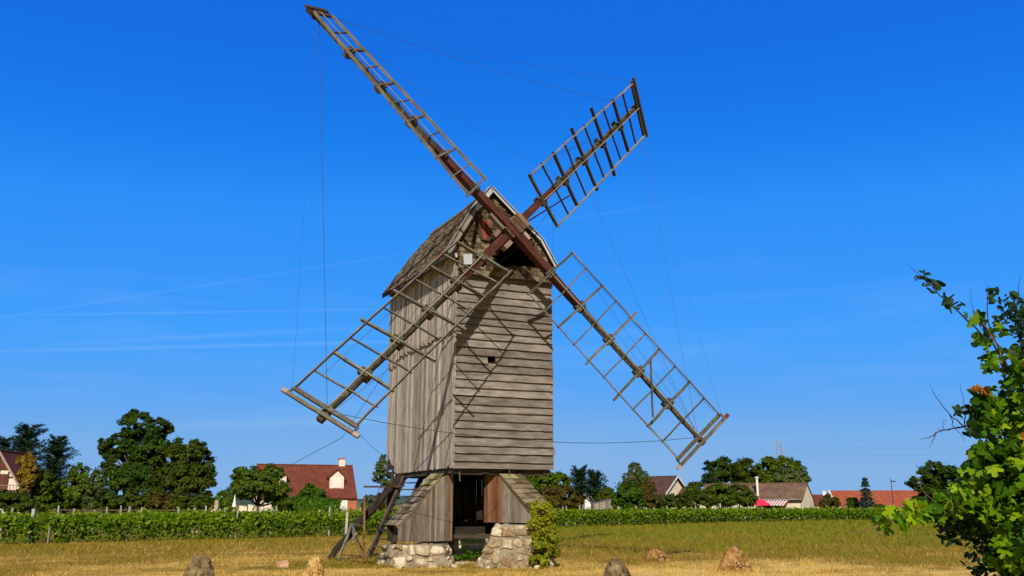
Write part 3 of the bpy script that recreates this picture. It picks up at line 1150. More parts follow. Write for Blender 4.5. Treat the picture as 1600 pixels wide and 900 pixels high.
def make_sail(s):
    w0, w1, h1, h2, h3, h4, Ls, r0 = SAIL[s]
    mb = MB()
    rs = {'A': 3.3, 'D': 3.1, 'B': 2.5, 'C': 2.55}[s]
    secs = []
    for k in range(15):
        r = rs + (Ls + 0.12 - rs) * k / 14
        P, rd, b, m, _, _ = sail_frame(s, r)
        wd = 0.18 - 0.065 * k / 14
        c = P + b * random.gauss(0, 0.008) + m * random.gauss(0, 0.006)
        secs.append([c - b * wd / 2 - m * wd / 2, c + b * wd / 2 - m * wd / 2, c + b * wd / 2 + m * wd / 2, c - b * wd / 2 + m * wd / 2])
    mb.loft(secs, 0.45)
    whip = mb.build('sail', 'whip', mill)
    # cross bars
    nb = 10
    for j in range(nb):
        t = j / nb
        r = r0 + (Ls - 0.05 - r0) * t
        P, rd, b, m, ha_, hb_ = sail_frame(s, r)
        big = j % 2 == 0
        ea, eb = random.uniform(0.0, 0.03), random.uniform(0.0, 0.03)
        if j in (4, 6) and s in 'BCD':
            ea += random.choice([0.0, 0.22, 0.3])
            eb += random.choice([0.1, 0.24])
        if s == 'C' and j in (4, 6):
            ea, eb = 0.25, 0.2
        wz = (0.06, 0.10) if big else (0.036, 0.055)
        a = P + m * G - b * (hb_ + eb)
        c = P + m * G + b * (ha_ + ea)
        sk = rd * random.gauss(0, 0.025)
        mb = MB()
        mb.beam(a - sk, c + sk, wz[0], wz[1], m, n=5, wob=0.006, tone=random.uniform(0.25, 0.8))
        br = mb.build('sail_bar', 'darkwood' if s == 'B' else 'bar', whip)  # bars of sail B coloured darker to stand in for their shaded undersides
        if big:
            m2 = MB()
            for e in (-1, 1):
                m2.box(P + m * (G - 0.03) + rd * e * 0.075 + b * random.gauss(0, 0.02), b, rd, m, 0.30, 0.055, 0.15, 0.5)
            m2.box(P - m * 0.13, b, rd, m, 0.28, 0.2, 0.05, 0.3)
            m2.build('clamp_block', 'whip', whip)
    # rails down both edges
    for side in (-1, 1):
        mb = MB()
        secs = []
        bow = random.uniform(-0.02, 0.03)
        for k in range(17):
            t = k / 16
            r = r0 - 0.04 + (Ls + 0.02 - r0) * t
            P, rd, b, m, ha_, hb_ = sail_frame(s, r)
            e = ha_ if side > 0 else hb_
            c = P + m * (G + 0.045 + random.gauss(0, 0.004)) + b * side * (e - 0.02 + bow * math.sin(math.pi * t) + random.gauss(0, 0.004))
            secs.append([c - b * 0.015 - m * 0.045, c + b * 0.015 - m * 0.045, c + b * 0.015 + m * 0.045, c - b * 0.015 + m * 0.045])
        mb.loft(secs, random.uniform(0.4, 0.7))
        mb.build('sail_rail', 'rail', whip)
    mb = MB()
    pts = [SP(s, r0 + (Ls - r0) * k / 12, 0.02, 0.07 + random.gauss(0, 0.004)) for k in range(13)]
    mb.tube(pts, 0.016, 5, 0.8)
    mb.build('centre_batten', 'rail', whip)
    # doubled bar at the tip
    P, rd, b, m, ha_, hb_ = sail_frame(s, Ls)
    mb = MB()
    mb.beam(P + m * G - b * (hb_ + 0.02), P + m * G + b * (ha_ + 0.02), 0.11, 0.07, m, n=4, wob=0.004, tone=0.5)
    mb.build('end_bar', 'bar' if s in 'CD' else 'darkwood', whip)  # dark colour carries the shaded underside on sails A and B
    mb = MB()
    sh = 0.12
    A_ = P + rd * 0.2 + m * (G - 0.0) - b * (hb_ + sh)
    B_ = P + rd * 0.2 + m * (G - 0.0) + b * (ha_ + sh)
    mb.beam(A_, B_, 0.095, 0.07, m, n=4, wob=0.004, tone=0.6)
    for k in (0.04, 0.5, 0.96):
        c = A_ + (B_ - A_) * k - rd * 0.1
        mb.box(c, rd, b, m, 0.2, 0.05, 0.05, 0.4)
    mb.box(P + rd * 0.14 - m * 0.02, rd, b, m, 0.36, 0.17, 0.15, 0.3)
    eb = mb.build('end_bar', 'bar' if s in 'CD' else 'darkwood', whip)  # same shade by colour on the upper sails
    if s in 'CD':
        for (p, q, mt) in ((A_, -b, 'wedge'), (B_, b, 'wedge' if s == 'C' else 'ironred')):
            m3 = MB()
            m3.box(p + q * 0.015, b, rd, m, 0.16, 0.104, 0.079, 0.9)
            m3.build('bar_cap', mt, whip)
    return whip


sails = {s: make_sail(s) for s in 'ABCD'}
# loose upright batten on the lower right sail
mb = MB()
top = SP('D', 1.75 + 6.84 * 0.6, 0.52, -0.03)
mb.beam(top, top + V(-0.02, -0.05, -1.75), 0.05, 0.04, (0, 1, 0), n=4, wob=0.01, tone=0.35)
mb.build('loose_batten', 'bar', sails['D'])
mb = MB()
mb.tube([pc + nn * 0.25 - rA * 0.1, SP('B', 2.95, -0.55, -0.08)], 0.026, 6)
mb.build('brace_rod', 'ironpurple', mill)


def wire(pts, r=0.0065, sag=0.0, n=10, name='stay_wire', parent=mill):
    P = []
    for a, b in zip(pts, pts[1:]):
        a, b = np.asarray(a, float), np.asarray(b, float)
        for k in range(n):
            t = k / n
            P.append(a + (b - a) * t - V(0, 0, sag * 4 * t * (1 - t)))
    P.append(np.asarray(pts[-1], float))
    m_ = MB()
    m_.tube(P, r, 4, 0.5)
    m_.build(name, 'wire', parent)


tip = {s: SP(s, SAIL[s][6] + 0.02, 0, -0.1) for s in 'ABCD'}
wire([SP('A', 8.35, 0.0, -0.1), tip['C'] + V(0, 0, 0)])
wire([SP('A', 8.4, -0.9), tip['B']], sag=0.12)
wire([SP('A', 8.42, -1.0), SP('B', 8.25, 1.05)], r=0.0045, sag=0.2)
wire([SP('A', 8.0, -0.8), SP('B', 2.9, 0.1)], r=0.005, sag=0.25)
wire([SP('B', 8.1, -0.95), tip['D']], sag=0.05)
wire([SP('B', 3.9, -0.95), tip['D']], sag=0.05)
wire([SP('B', 8.2, -1.0), SP('D', 8.75, 1.0)], r=0.004, sag=0.05)
wire([tip['C'], tip['D']], sag=0.42, n=16, r=0.008)
wire([SP('C', 8.4, 1.1), V(0.0, 5.9, 3.1)], r=0.006, sag=0.1)
wire([SP('C', 8.25, -1.1), SP('A', 8.3, 0.9)], r=0.0025, sag=0.02)
for (r1, s1, r2, s2) in ((1.8, 0.95, 8.55, 0.1), (1.8, 0.95, 8.5, 0.95), (4.4, 0.3, 8.5, 0.05), (4.3, -0.95, 8.55, -0.9), (5.6, 0.9, 8.5, 0.05)):
    wire([SP('D', r1, s1, -0.05), SP('D', r2, s2, -0.1)], r=0.005, sag=0.03, parent=mill)
for (r1, s1, r2, s2) in ((1.65, -0.9, 6.2, -0.05), (1.65, -0.9, 5.2, -0.2), (2.0, 0.9, 8.0, 0.05), (1.65, -0.9, 7.4, -0.9)):
    wire([SP('C', r1, s1, -0.04), SP('C', r2, s2, -0.25)], r=0.005, sag=0.05, parent=mill)
for (r1, s1, r2, s2) in ((1.75, 0.9, 7.9, 0.1), (3.0, 0.9, 6.0, 0.1)):
    wire([SP('B', r1, s1, -0.1), SP('B', r2, s2, -0.25)], r=0.005, sag=0.03, parent=mill)
hang = SP('B', 2.0, -0.45, -0.1)
wire([hang, hang + V(0.03, 0.03, -1.75)], r=0.005)
wire([hang + V(0.1, 0, 0), hang + V(0.12, 0, -0.8)], r=0.006)
wire([hang, V(0.9, -0.2, 8.6)], r=0.006, sag=0.2)
# long guy from the body over the lower left sail down to a stake in the vines
guy_end = at(322.5, 791, 56.0)
wire([L(guy_end), SP('C', 8.6, 0.75, -0.3), SP('C', 3.2, -0.5, -0.45), hita(690, 400, -0.06)], r=0.0075, sag=0.05, name='guy_wire')

# ---- trestle house under the body --------------------------------------
def slab_roof(mb, e0, e1, t0, t1, n, across, mats):
    """courses of wooden slabs; e0-e1 eave edge, t0-t1 top edge"""
    nrm = unit(np.cross(e1 - e0, t0 - e0))
    if nrm[2] < 0:
        nrm = -nrm
    for i in range(n):
        f0, f1 = i / n, min(1.03, (i + 1.35) / n)
        for k in range(across):
            g0, g1 = k / across, (k + 1) / across - 0.006
            def pt(g, f):
                return (e0 + (e1 - e0) * g) * (1 - f) + (t0 + (t1 - t0) * g) * f
            jt = random.gauss(0, 0.006)
            a, b, c, d = pt(g0, f0 + jt), pt(g1, f0 + jt), pt(g1, f1), pt(g0, f1)
            lo = 0.055 + random.uniform(0, 0.012)
            topq = [a + nrm * lo, b + nrm * lo, c + nrm * 0.015, d + nrm * 0.015]
            mb.loft([[p - nrm * 0.028 for p in topq], topq], random.random(), mats(i))


# left wing
YL0, YL1 = 24.75, 25.95
lw = [at(622, 847, YL0), at(706.5, 845, YL1), at(706.5, 738, YL1), at(686, 745, YL0 + (YL1 - YL0) * 0.76), at(622, 823, YL0)]
d = unit((lw[1] - lw[0]) * V(1, 1, 0))
Ln = float(np.linalg.norm((lw[1] - lw[0])[:2]))
outn = V(d[1], -d[0], 0)
k_ap = float((lw[3] - lw[0])[:2] @ d[:2])


def wing_top(s):
    return float(np.interp(s, [0, k_ap, Ln], [lw[4][2], lw[3][2], lw[2][2]])) - 0.03


def local_boards(name, P0, P1, z0f, z1f, bw, mats, out, parent=mill, jag=0.008):
    mb = MB()
    P0, P1 = V(*P0), V(*P1)
    dd = unit((P1 - P0) * V(1, 1, 0))
    Lx = float(np.linalg.norm((P1 - P0)[:2]))
    s = 0.0
    while s < Lx - 0.01:
        w = min(random.uniform(bw * 0.75, bw * 1.25), Lx - s)
        o = out * random.gauss(0, 0.006)
        secs = []
        a, b = P0 + dd * (s + 0.002) + o, P0 + dd * (s + w - 0.003) + o
        jb = random.uniform(-jag, jag)
        for f in (0, 0.5, 1):
            A = V(a[0], a[1], z0f(s) + jb + (z1f(s) - z0f(s) - jb) * f)
            B = V(b[0], b[1], z0f(s + w) + jb + (z1f(s + w) - z0f(s + w) - jb) * f)
            secs.append([A, B, B - out * 0.03, A - out * 0.03])
        mi = mats(s + w / 2)
        mb.loft(secs, random.uniform(0.2, 0.85), mi)
        s += w
    return mb.build(name, ['skirt', 'redskirt', 'darkwood'], parent, world=True)


local_boards('trestle_wall', lw[0], lw[1], lambda s: float(lw[0][2]) + (lw[1][2] - lw[0][2]) * s / Ln, wing_top, 0.12,
             lambda s: 1 if s > Ln * 0.9 and random.random() < 0.3 else 0, outn)
sw = V(-0.62, 0.78, 0) * 0.62
mb = MB()
slab_roof(mb, lw[4] + sw + outn * 0.03 - d * 0.05, lw[4] + outn * 0.06 - d * 0.02, lw[3] + sw + V(0, 0, 0.05) + d * 0.1, lw[3] + outn * 0.06 + V(0, 0, 0.05) + d * 0.1, 9, 3,
          lambda i: 1 if i > 6 else (0 if i in (1, 3, 4, 5) else 2))
mb.build('trestle_roof', ['lichenslab', 'mossy', 'shingle'], mill, world=True)
mb = MB()
mb.beam(lw[4] + outn * 0.02 - d * 0.04 + V(0, 0, -0.03), lw[3] + outn * 0.02 + d * 0.06 + V(0, 0, 0.0), 0.035, 0.075, (0, 0, 1))
mb.build('verge_board', 'skirt', mill, world=True)
mb = MB()   # recessed end under the eave, and the wing's hidden far wall
q0 = lw[0] + sw * 0.8
for (z0, z1, dd) in ((lw[0][2], lw[0][2] + 0.19, 0.05), (lw[0][2] + 0.22, lw[4][2] + 0.02, 0.14)):
    a, b = V(*(lw[0] + d * dd)), V(*(q0 + d * dd))
    mb.prism([V(a[0], a[1], z0), V(b[0], b[1], z0), V(b[0], b[1], z1), V(a[0], a[1], z1)], d * 0.03)
mb.prism([V(*(p + sw * 0.9)) for p in (lw[0], lw[1], lw[2], lw[3], lw[4])], -outn * 0.03)
mb.build('trestle_end', 'darkwood', mill, world=True)

# right wing
YR0, YR1 = 25.0, 26.3
rw = [at(756, 820, YR1), at(829, 817.5, YR0), at(829, 797, YR0), at(787, 745, YR0 + (YR1 - YR0) * 0.575), at(756, 735, YR1)]
d2 = unit((rw[1] - rw[0]) * V(1, 1, 0))
Ln2 = float(np.linalg.norm((rw[1] - rw[0])[:2]))
outn2 = V(d2[1], -d2[0], 0)
k2 = float((rw[3] - rw[0])[:2] @ d2[:2])
zb2 = float(rw[1][2])
local_boards('trestle_wall', rw[0], rw[1], lambda s: zb2, lambda s: float(np.interp(s, [0, k2, Ln2], [2.6, rw[3][2], rw[2][2]])) - 0.02, 0.13,
             lambda s: 1 if s < Ln2 * 0.42 else 0, outn2)
sw2 = V(0.9, 0.44, 0) * 0.66
mb = MB()
slab_roof(mb, rw[2] + outn2 * 0.06 + d2 * 0.02, rw[2] + sw2 + V(0, 0.1, 0.04), rw[3] + outn2 * 0.06 - d2 * 0.08 + V(0, 0, 0.05), rw[3] + sw2 + V(0, 0.1, 0.05) - d2 * 0.08, 7, 3,
          lambda i: 1 if i == 6 else 2)
mb.build('trestle_roof', ['lichenslab', 'mossy', 'shingle'], mill, world=True)
mb = MB()
mb.beam(rw[2] + outn2 * 0.02 + V(0, 0, -0.03), rw[3] + outn2 * 0.02 - d2 * 0.05, 0.035, 0.075)
mb.build('verge_board', 'skirt', mill, world=True)
mb = MB()
mb.prism([V(*(p + sw2 * 0.92 * V(1, 1, 0))) for p in rw], outn2 * -0.03)
a, b = rw[1] + sw2 * 0.05, rw[1] + sw2 * 0.9
mb.prism([a, b, V(b[0], b[1], rw[2][2] + 0.02), V(a[0], a[1], rw[2][2] + 0.02)], -d2 * 0.03)
mb.build('trestle_end', 'darkwood', mill, world=True)

# dark boarded back and sides of the trestle house
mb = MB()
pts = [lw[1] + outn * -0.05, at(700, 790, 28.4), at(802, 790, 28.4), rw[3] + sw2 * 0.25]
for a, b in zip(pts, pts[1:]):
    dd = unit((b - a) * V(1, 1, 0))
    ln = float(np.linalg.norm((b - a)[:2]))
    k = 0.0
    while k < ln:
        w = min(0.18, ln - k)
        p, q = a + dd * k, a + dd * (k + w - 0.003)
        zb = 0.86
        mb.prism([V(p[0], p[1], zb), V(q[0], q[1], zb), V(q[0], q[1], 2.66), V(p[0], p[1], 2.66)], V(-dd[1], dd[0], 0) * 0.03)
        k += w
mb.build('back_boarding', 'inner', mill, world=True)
mb = MB()
cpost = C0 + V(math.cos(TH) * 1.35 - math.sin(TH) * 2.5, math.sin(TH) * 1.35 + math.cos(TH) * 2.5, 0)
mb.tube([V(cpost[0], cpost[1], 0.75), V(cpost[0], cpost[1], ZB + 0.05)], [0.34, 0.3], 10)
mb.build('main_post', 'darkwood', mill, world=True)
mb = MB()
mb.beam(at(690, 829, 26.9), at(775, 828, 26.95), 0.3, 0.2)
mb.build('cross_beam', 'inner', mill, world=True)
mb = MB()
mb.beam(at(690, 838, 26.5), at(770, 838, 26.55), 0.2, 0.12)
mb.build('cross_beam', 'darkwood', mill, world=True)
mb = MB()
for (x0, y0, x1, y1, Y, w) in ((727, 757, 728, 815, 27.4, 0.11), (742, 764, 742.5, 800, 27.6, 0.06), (716, 760, 717, 806, 27.6, 0.16), (748, 786, 750, 812, 27.2, 0.2)):
    mb.beam(at(x0, y0, Y), at(x1, y1, Y), w, 0.04, (0, 1, 0))
mb.build('interior_plank', 'inner', mill, world=True)
mb = MB()
mb.tube([at(718, 737, 25.3), at(718.5, 752, 25.3)], 0.02, 6)
mb.build('hanging_hook', 'rail', mill, world=True)

# ---- tail pole, ladder and trestle stand behind
mb = MB()
pole_pts = [at(514, 876, 27.9), at(532, 851, 28.1), at(556, 825, 28.4), at(580, 797, 28.8), at(603, 770, 29.3), at(626, 748, 30.0), at(640, 738, 30.5)]
rad = [0.09, 0.11, 0.12, 0.13, 0.135, 0.14, 0.14]
fine = []
fr = []
for i in range(len(pole_pts) - 1):
    for k in range(3):
        t = k / 3
        fine.append(pole_pts[i] * (1 - t) + pole_pts[i + 1] * t + rng.normal(0, 0.018, 3))
        fr.append(rad[i] * (1 - t) + rad[i + 1] * t + random.gauss(0, 0.008))
fine.append(pole_pts[-1])
fr.append(0.14)
mb.tube(fine, fr, 9)
mb.build('tail_pole', 'darkwood', mill, smooth=True, world=True)
mb = MB()
la, lb = at(573, 876, 27.8), at(632, 745, 29.9)
off = V(0.82, -0.35, 0) * 0.75
mb.beam(la, lb, 0.08, 0.2, (0, 0, 1), n=6, wob=0.006)
mb.beam(la + off, lb + off, 0.08, 0.2, (0, 0, 1), n=6, wob=0.006)
for k in range(11):
    t = 0.07 + k * 0.085
    p = la + (lb - la) * t
    mb.box(p + off * 0.5, off / np.linalg.norm(off), V(0.35, 0.82, 0), (0, 0, 1), 0.74, 0.2, 0.035)
ld = mb.build('ladder', 'darkwood', mill, world=True)
mb = MB()
for (a, b, w) in (((614, 727, 29.6), (613, 775, 29.6), 0.07), ((624, 740, 29.6), (623, 780, 29.6), 0.06), ((569, 760.5, 28.6), (603, 760.5, 29.2), 0.06), ((613, 760, 29.3), (632, 759, 29.4), 0.06)):
    mb.beam(at(*a), at(*b), w, w)
mb.build('handrail', 'darkwood', ld, world=True)
wire([L(at(609, 724, 29.5)), L(at(585, 783, 28.6))], r=0.014, name='rope')
mb = MB()
mb.beam(at(548, 822, 28.0), at(528, 878, 27.5), 0.07, 0.05, n=3, wob=0.01, tone=0.8)
mb.beam(at(549, 818, 28.2), at(557, 846, 28.0), 0.10, 0.06, n=2, wob=0.01, tone=0.7)
mb.beam(at(558, 832, 28.0), at(548, 845, 28.0), 0.10, 0.06, n=2, wob=0.01, tone=0.9)
mb.beam(at(556, 838, 28.0), at(567, 861, 28.0), 0.04, 0.04, tone=0.2)
mb.beam(at(569, 776, 28.1), at(569, 876, 27.7), 0.055, 0.055, tone=0.5, mi=1)
mb.beam(at(535, 867.5, 27.7), at(567, 868, 27.8), 0.05, 0.05, tone=0.3, mi=1)
mb.tube([at(550, 822, 28.2), at(563, 822, 28.5)], 0.09, 8, 0.3)
mb.build('pole_stand', ['bar', 'redskirt'], mill, world=True)


# ================================================================== STONE PIERS
def superstone(mb, c, ax, ay, az, sx, sy, sz, tone, mi=0, rough=0.08):
    nu, nv = 14, 9
    sk = random.gauss(0, 0.22)
    tp = random.gauss(0, 0.16)
    ph = rng.uniform(0, 6.28, 6)
    secs = []
    for j in range(nv):
        lat = -math.pi / 2 + math.pi * j / (nv - 1)
        ring = []
        for i in range(nu):
            lon = 2 * math.pi * i / nu
            e = 0.5
            f = lambda x: math.copysign(abs(x) ** e, x)
            x, y, z = f(math.cos(lat)) * f(math.cos(lon)), f(math.cos(lat)) * f(math.sin(lon)), f(math.sin(lat))
            k = 1 + rough * (math.sin(3.1 * x + ph[0]) + math.sin(2.7 * y + 2.2 * z + ph[1]) + math.sin(4.3 * z + ph[2]))
            ring.append(c + ax * (x * (1 + tp * z) + sk * z * 0.6) * sx * k + ay * y * sy * k + az * (z + 0.12 * sk * x) * sz * k)
        secs.append(ring)
    mb.loft(secs, tone, mi)


def pier(name, label, quad_b, quad_t, z_top, ledge=None):
    """battered rubble pier: base and top corner points in order front-left, front-right, back-right, back-left"""
    ctr = sum(quad_b) / 4
    ctr = V(ctr[0], ctr[1], 0)
    root = empty(name, ctr)
    tag(root, label, 'stone pier')
    qb = [V(p[0], p[1], -0.1) for p in quad_b]
    qt = [V(p[0], p[1], z_top) for p in quad_t]
    core = MB()
    secs = []
    for k in range(7):
        f = k / 6
        secs.append([(a * (1 - f) + b * f) + V(random.gauss(0, 0.012), random.gauss(0, 0.012), 0) for a, b in zip(qb, qt)])
    core.loft(secs, 0.5)
    core.build('mortar_core', 'mortar', root, world=True)
    st = MB()
    for side in range(4):
        i0, i1 = side, (side + 1) % 4
        z = 0.0
        while z < z_top - 0.05:
            h = min(random.uniform(0.16, 0.34), z_top - z + 0.01)
            if z_top - (z + h) < 0.1:
                h = z_top - z
            f = (z + h / 2 + 0.1) / (z_top + 0.1)
            a = qb[i0] * (1 - f) + qt[i0] * f
            b = qb[i1] * (1 - f) + qt[i1] * f
            dd = unit(b - a)
            ln = float(np.linalg.norm(b - a))
            nrm = V(dd[1], -dd[0], 0)
            up = unit((qt[i0] + qt[i1]) / 2 - (qb[i0] + qb[i1]) / 2)
            s = -0.03
            while s < ln - 0.06:
                w = min(random.choice((0.12, 0.2, 0.26, 0.34, 0.44)) * random.uniform(0.8, 1.15), ln - s + 0.03)
                if ln - (s + w) < 0.1:
                    w = ln - s + 0.03
                split = h > 0.24 and w < 0.26 and random.random() < 0.6
                for (zc, hs) in (((z + h * 0.27, h * 0.54), (z + h * 0.77, h * 0.46)) if split else ((z + h / 2, h),)):
                    c = a + dd * (s + w / 2 + random.gauss(0, 0.01))
                    c = V(c[0], c[1], zc + random.gauss(0, 0.015)) - nrm * random.uniform(0.03, 0.085)
                    rot = random.gauss(0, 0.16)
                    ax = dd * math.cos(rot) + up * math.sin(rot)
                    az = up * math.cos(rot) - dd * math.sin(rot)
                    superstone(st, c, ax, nrm, az, w / 2 * random.uniform(0.88, 1.04), random.uniform(0.06, 0.12), hs / 2 * random.uniform(0.84, 1.02), random.random(), 0, 0.11)
                s += w
            z += h
    # loose rubble at the foot
    for k in range(14):
        e = random.randrange(3)
        a, b = qb[e], qb[(e + 1) % 4]
        p = a + (b - a) * random.random()
        r = random.uniform(0.05, 0.11)
        superstone(st, V(p[0], p[1], 0.02) + (p - ctr) * V(0.12, 0.12, 0), V(1, 0, 0), V(0, 1, 0), V(0, 0, 1), r, r, r * 0.7, random.random())
    st.build('rubble_stone', 'stone', root, smooth=True, world=True)
    return root


def xy(px, Y):
    return V(X(px, Y, 0.4), Y, 0)


pier('stone_pier', 'low rubble stone pier under the left wing of the mill',
     [xy(616, 24.35), xy(704, 24.5), xy(712, 25.7), xy(588, 25.4)],
     [xy(624, 24.62), xy(691, 24.7), xy(699, 25.5), xy(600, 25.3)], 0.585)
pier('stone_pier', 'taller rubble stone pier under the right wing, leafy shrub on its right side',
     [xy(742, 24.4), xy(868, 24.35), xy(868, 25.7), xy(752, 25.7)],
     [xy(776, 24.75), xy(838, 24.7), xy(840, 25.6), xy(776, 25.6)], 1.11)
pier('stone_pier', 'shaded rear stone pier seen dark through the gap beside the left pier',
     [xy(664, 28.0), xy(722, 28.0), xy(718, 29.0), xy(668, 29.0)],
     [xy(670, 28.1), xy(716, 28.1), xy(712, 28.9), xy(674, 28.9)], 0.8)
pier('stone_pier', 'shaded rear stone pier mostly hidden behind the tall right pier',
     [xy(756, 28.4), xy(812, 28.4), xy(810, 29.4), xy(762, 29.4)],
     [xy(760, 28.5), xy(808, 28.5), xy(806, 29.3), xy(766, 29.3)], 0.84)
mb = MB()
for k in range(22):
    px_, py_ = random.uniform(716, 748), random.uniform(876, 884)
    p = gp(px_, py_)
    r = random.uniform(0.06, 0.13)
    superstone(mb, V(p[0], p[1], 0.03), V(1, 0, 0), V(0, 1, 0), V(0, 0, 1), r, r, r * 0.6, random.random())
o = mb.build('rubble_heap', 'stone', smooth=True)
tag(o, 'low spill of small stones in the gap between the two front piers', 'rubble', kind='stuff')


# ================================================================== ROCKS
def rock(name, label, px, py_base, wpx, hpx, mat, seed, shape, lump=0.16, faces=0, crag=0.35):
    base = gp(px, py_base)
    dpt = math.hypot(base[1], EYE) * 1.0
    k = base[1] * math.cos(PITCH) / FPX
    sx, sz = wpx / 2 * k, hpx * k
    r = np.random.default_rng(seed)
    ph = r.uniform(0, 6.28, (14, 4))
    fq = r.normal(0, 1, (14, 3)) * np.linspace(1.5, 9, 14)[:, None]
    planes = [(unit(r.normal(0, 1, 3) * V(1, 1, 0.8)), r.uniform(0.66, 0.93)) for _ in range(faces)]
    small = [(unit(r.normal(0, 1, 3)), r.uniform(0, 6.28), r.uniform(9, 26)) for _ in range(16)]
    me = MB()
    nu, nv = 72, 40
    secs = []
    for j in range(nv):
        lat = -0.4 + (math.pi / 2 + 0.4) * j / (nv - 1)
        ring = []
        for i in range(nu):
            lon = 2 * math.pi * i / nu
            dvec = V(math.cos(lat) * math.cos(lon), math.cos(lat) * math.sin(lon), math.sin(lat))
            sup = (abs(dvec[0]) ** 2.6 + abs(dvec[1]) ** 2.6 + abs(dvec[2]) ** 2.6) ** (-1 / 2.6)
            rr = sup * (1 + sum(lump / (1 + 0.55 * q) * math.sin(float(fq[q] @ dvec) + ph[q][0]) for q in range(14)) * 0.5)
            p = dvec * rr
            for (n_, dd) in planes:
                ex = p @ n_ - dd
                if ex > 0:
                    p = p - n_ * ex * 0.9
            rough = sum(abs(math.sin(float(p @ d_) * f_ + o_)) / f_ for d_, o_, f_ in small)
            p = p * (1 + crag * (0.42 - rough * 0.62))
            zf = max(0.0, p[2])
            taper = shape(min(1.0, zf))
            ring.append(V(p[0] * sx * taper, p[1] * sx * 0.9 * taper, p[2] * sz))
        secs.append(ring)
    me.loft(secs, 0.5)
    o = me.build(name, mat, smooth=True)
    o.location = (base[0], base[1] + sx * 0.6, -0.02)
    tag(o, label, 'rock', 'rocks lying in the meadow')


rock('boulder', 'grey brown boulder with a broken hollow top, leftmost in the meadow', 304, 925, 66, 60, 'greyrock', 3, lambda z: 1.08 - 0.22 * z, 0.26, 9, 0.5)
rock('boulder', 'small low pinkish stone beside the knobbly ochre rock', 438, 887, 21, 12, 'pinkrock', 5, lambda z: 1, 0.2, 6, 0.5)
rock('boulder', 'knobbly bright ochre rock, right of the small pinkish stone', 487, 908, 38, 36, 'limerock', 8, lambda z: 1.08 - 0.35 * z, 0.34, 6, 0.9)
rock('boulder', 'smooth grey boulder at the very bottom, nearest to the mill on its right', 967, 915, 46, 36, 'greyrock', 12, lambda z: 1.05 - 0.15 * z, 0.12, 5, 0.15)
rock('boulder', 'low rounded brown rock split by a dark crack, farther back in the grass', 1029, 878, 34, 19, 'brownrock', 15, lambda z: 1, 0.16, 8, 0.3)
rock('boulder', 'tall cone shaped brown rock with a craggy base, rightmost', 1150, 893, 52, 41, 'brownrock', 21, lambda z: 1.12 - 0.55 * z, 0.16, 10, 0.55)


# ================================================================== FOLIAGE
def crown_points(blobs, D, n, clump=0.33, fill=0.25, depth=0.8):
    """blobs: (px, py, rx px, ry px[, depth shift in radii]) -> points, outward normals, shade tone"""
    k = D * math.cos(PITCH) / FPX
    area = np.array([b[2] * b[3] for b in blobs], float)
    share = area / area.sum()
    PP, NN = [], []
    for b, sh in zip(blobs, share):
        rx, rz = b[2] * k, b[3] * k
        dy = (b[4] if len(b) > 4 else random.uniform(-0.4, 0.4)) * rx
        c = at(b[0], b[1], D) + V(0, dy, 0)
        nsub = max(9, int(20 * (1 + (rx * rz) ** 0.5 * 0.8)))
        dirs = rng.normal(size=(nsub, 3))
        dirs /= np.linalg.norm(dirs, axis=1, keepdims=True)
        rad = rng.uniform(0.5, 0.95, nsub) ** 0.7
        sc_ = c + dirs * rad[:, None] * np.array([rx, rx * depth, rz])
        sr = rng.uniform(0.45, 1.2, nsub) * clump
        m = max(8, int(n * sh))
        idx = rng.integers(0, nsub, m)
        off = rng.normal(size=(m, 3))
        off /= np.linalg.norm(off, axis=1, keepdims=True)
        off *= (rng.random((m, 1)) ** 0.45)
        p = sc_[idx] + off * sr[idx][:, None] * np.array([rx, rx * depth, rz * 0.85])
        stray = rng.random(m) < 0.10
        p = np.where(stray[:, None], p + off * sr[idx][:, None] * rng.uniform(0.1, 0.7, (m, 1)) * np.array([rx, rx * depth, rz]), p)
        nrm = off * 0.8 + (p - c) / np.array([rx, rx * depth, rz]) * 0.5 + np.array([0, 0, 0.55]) + rng.normal(0, 0.35, (m, 3))
        PP.append(p)
        NN.append(nrm)
    return np.concatenate(PP), np.concatenate(NN)


def clump_tone(p, sc_=1.0):
    return np.clip(0.5 + 0.22 * fnoise(p[:, 0] * 4 / sc_ + p[:, 2] * 3 / sc_, p[:, 1] * 4 / sc_ + p[:, 2] * 5 / sc_, 77) + rng.normal(0, 0.2, len(p)), 0, 1)


def limb(mb, a, b, r0, r1, n=5, wob=0.06):
    a, b = np.asarray(a, float), np.asarray(b, float)
    ln = np.linalg.norm(b - a)
    pts = [a + (b - a) * k / n + (rng.normal(0, wob * ln / n, 3) if 0 < k < n else 0) for k in range(n + 1)]
    mb.tube(pts, [r0 + (r1 - r0) * k / n for k in range(n + 1)], 7, 0.5)


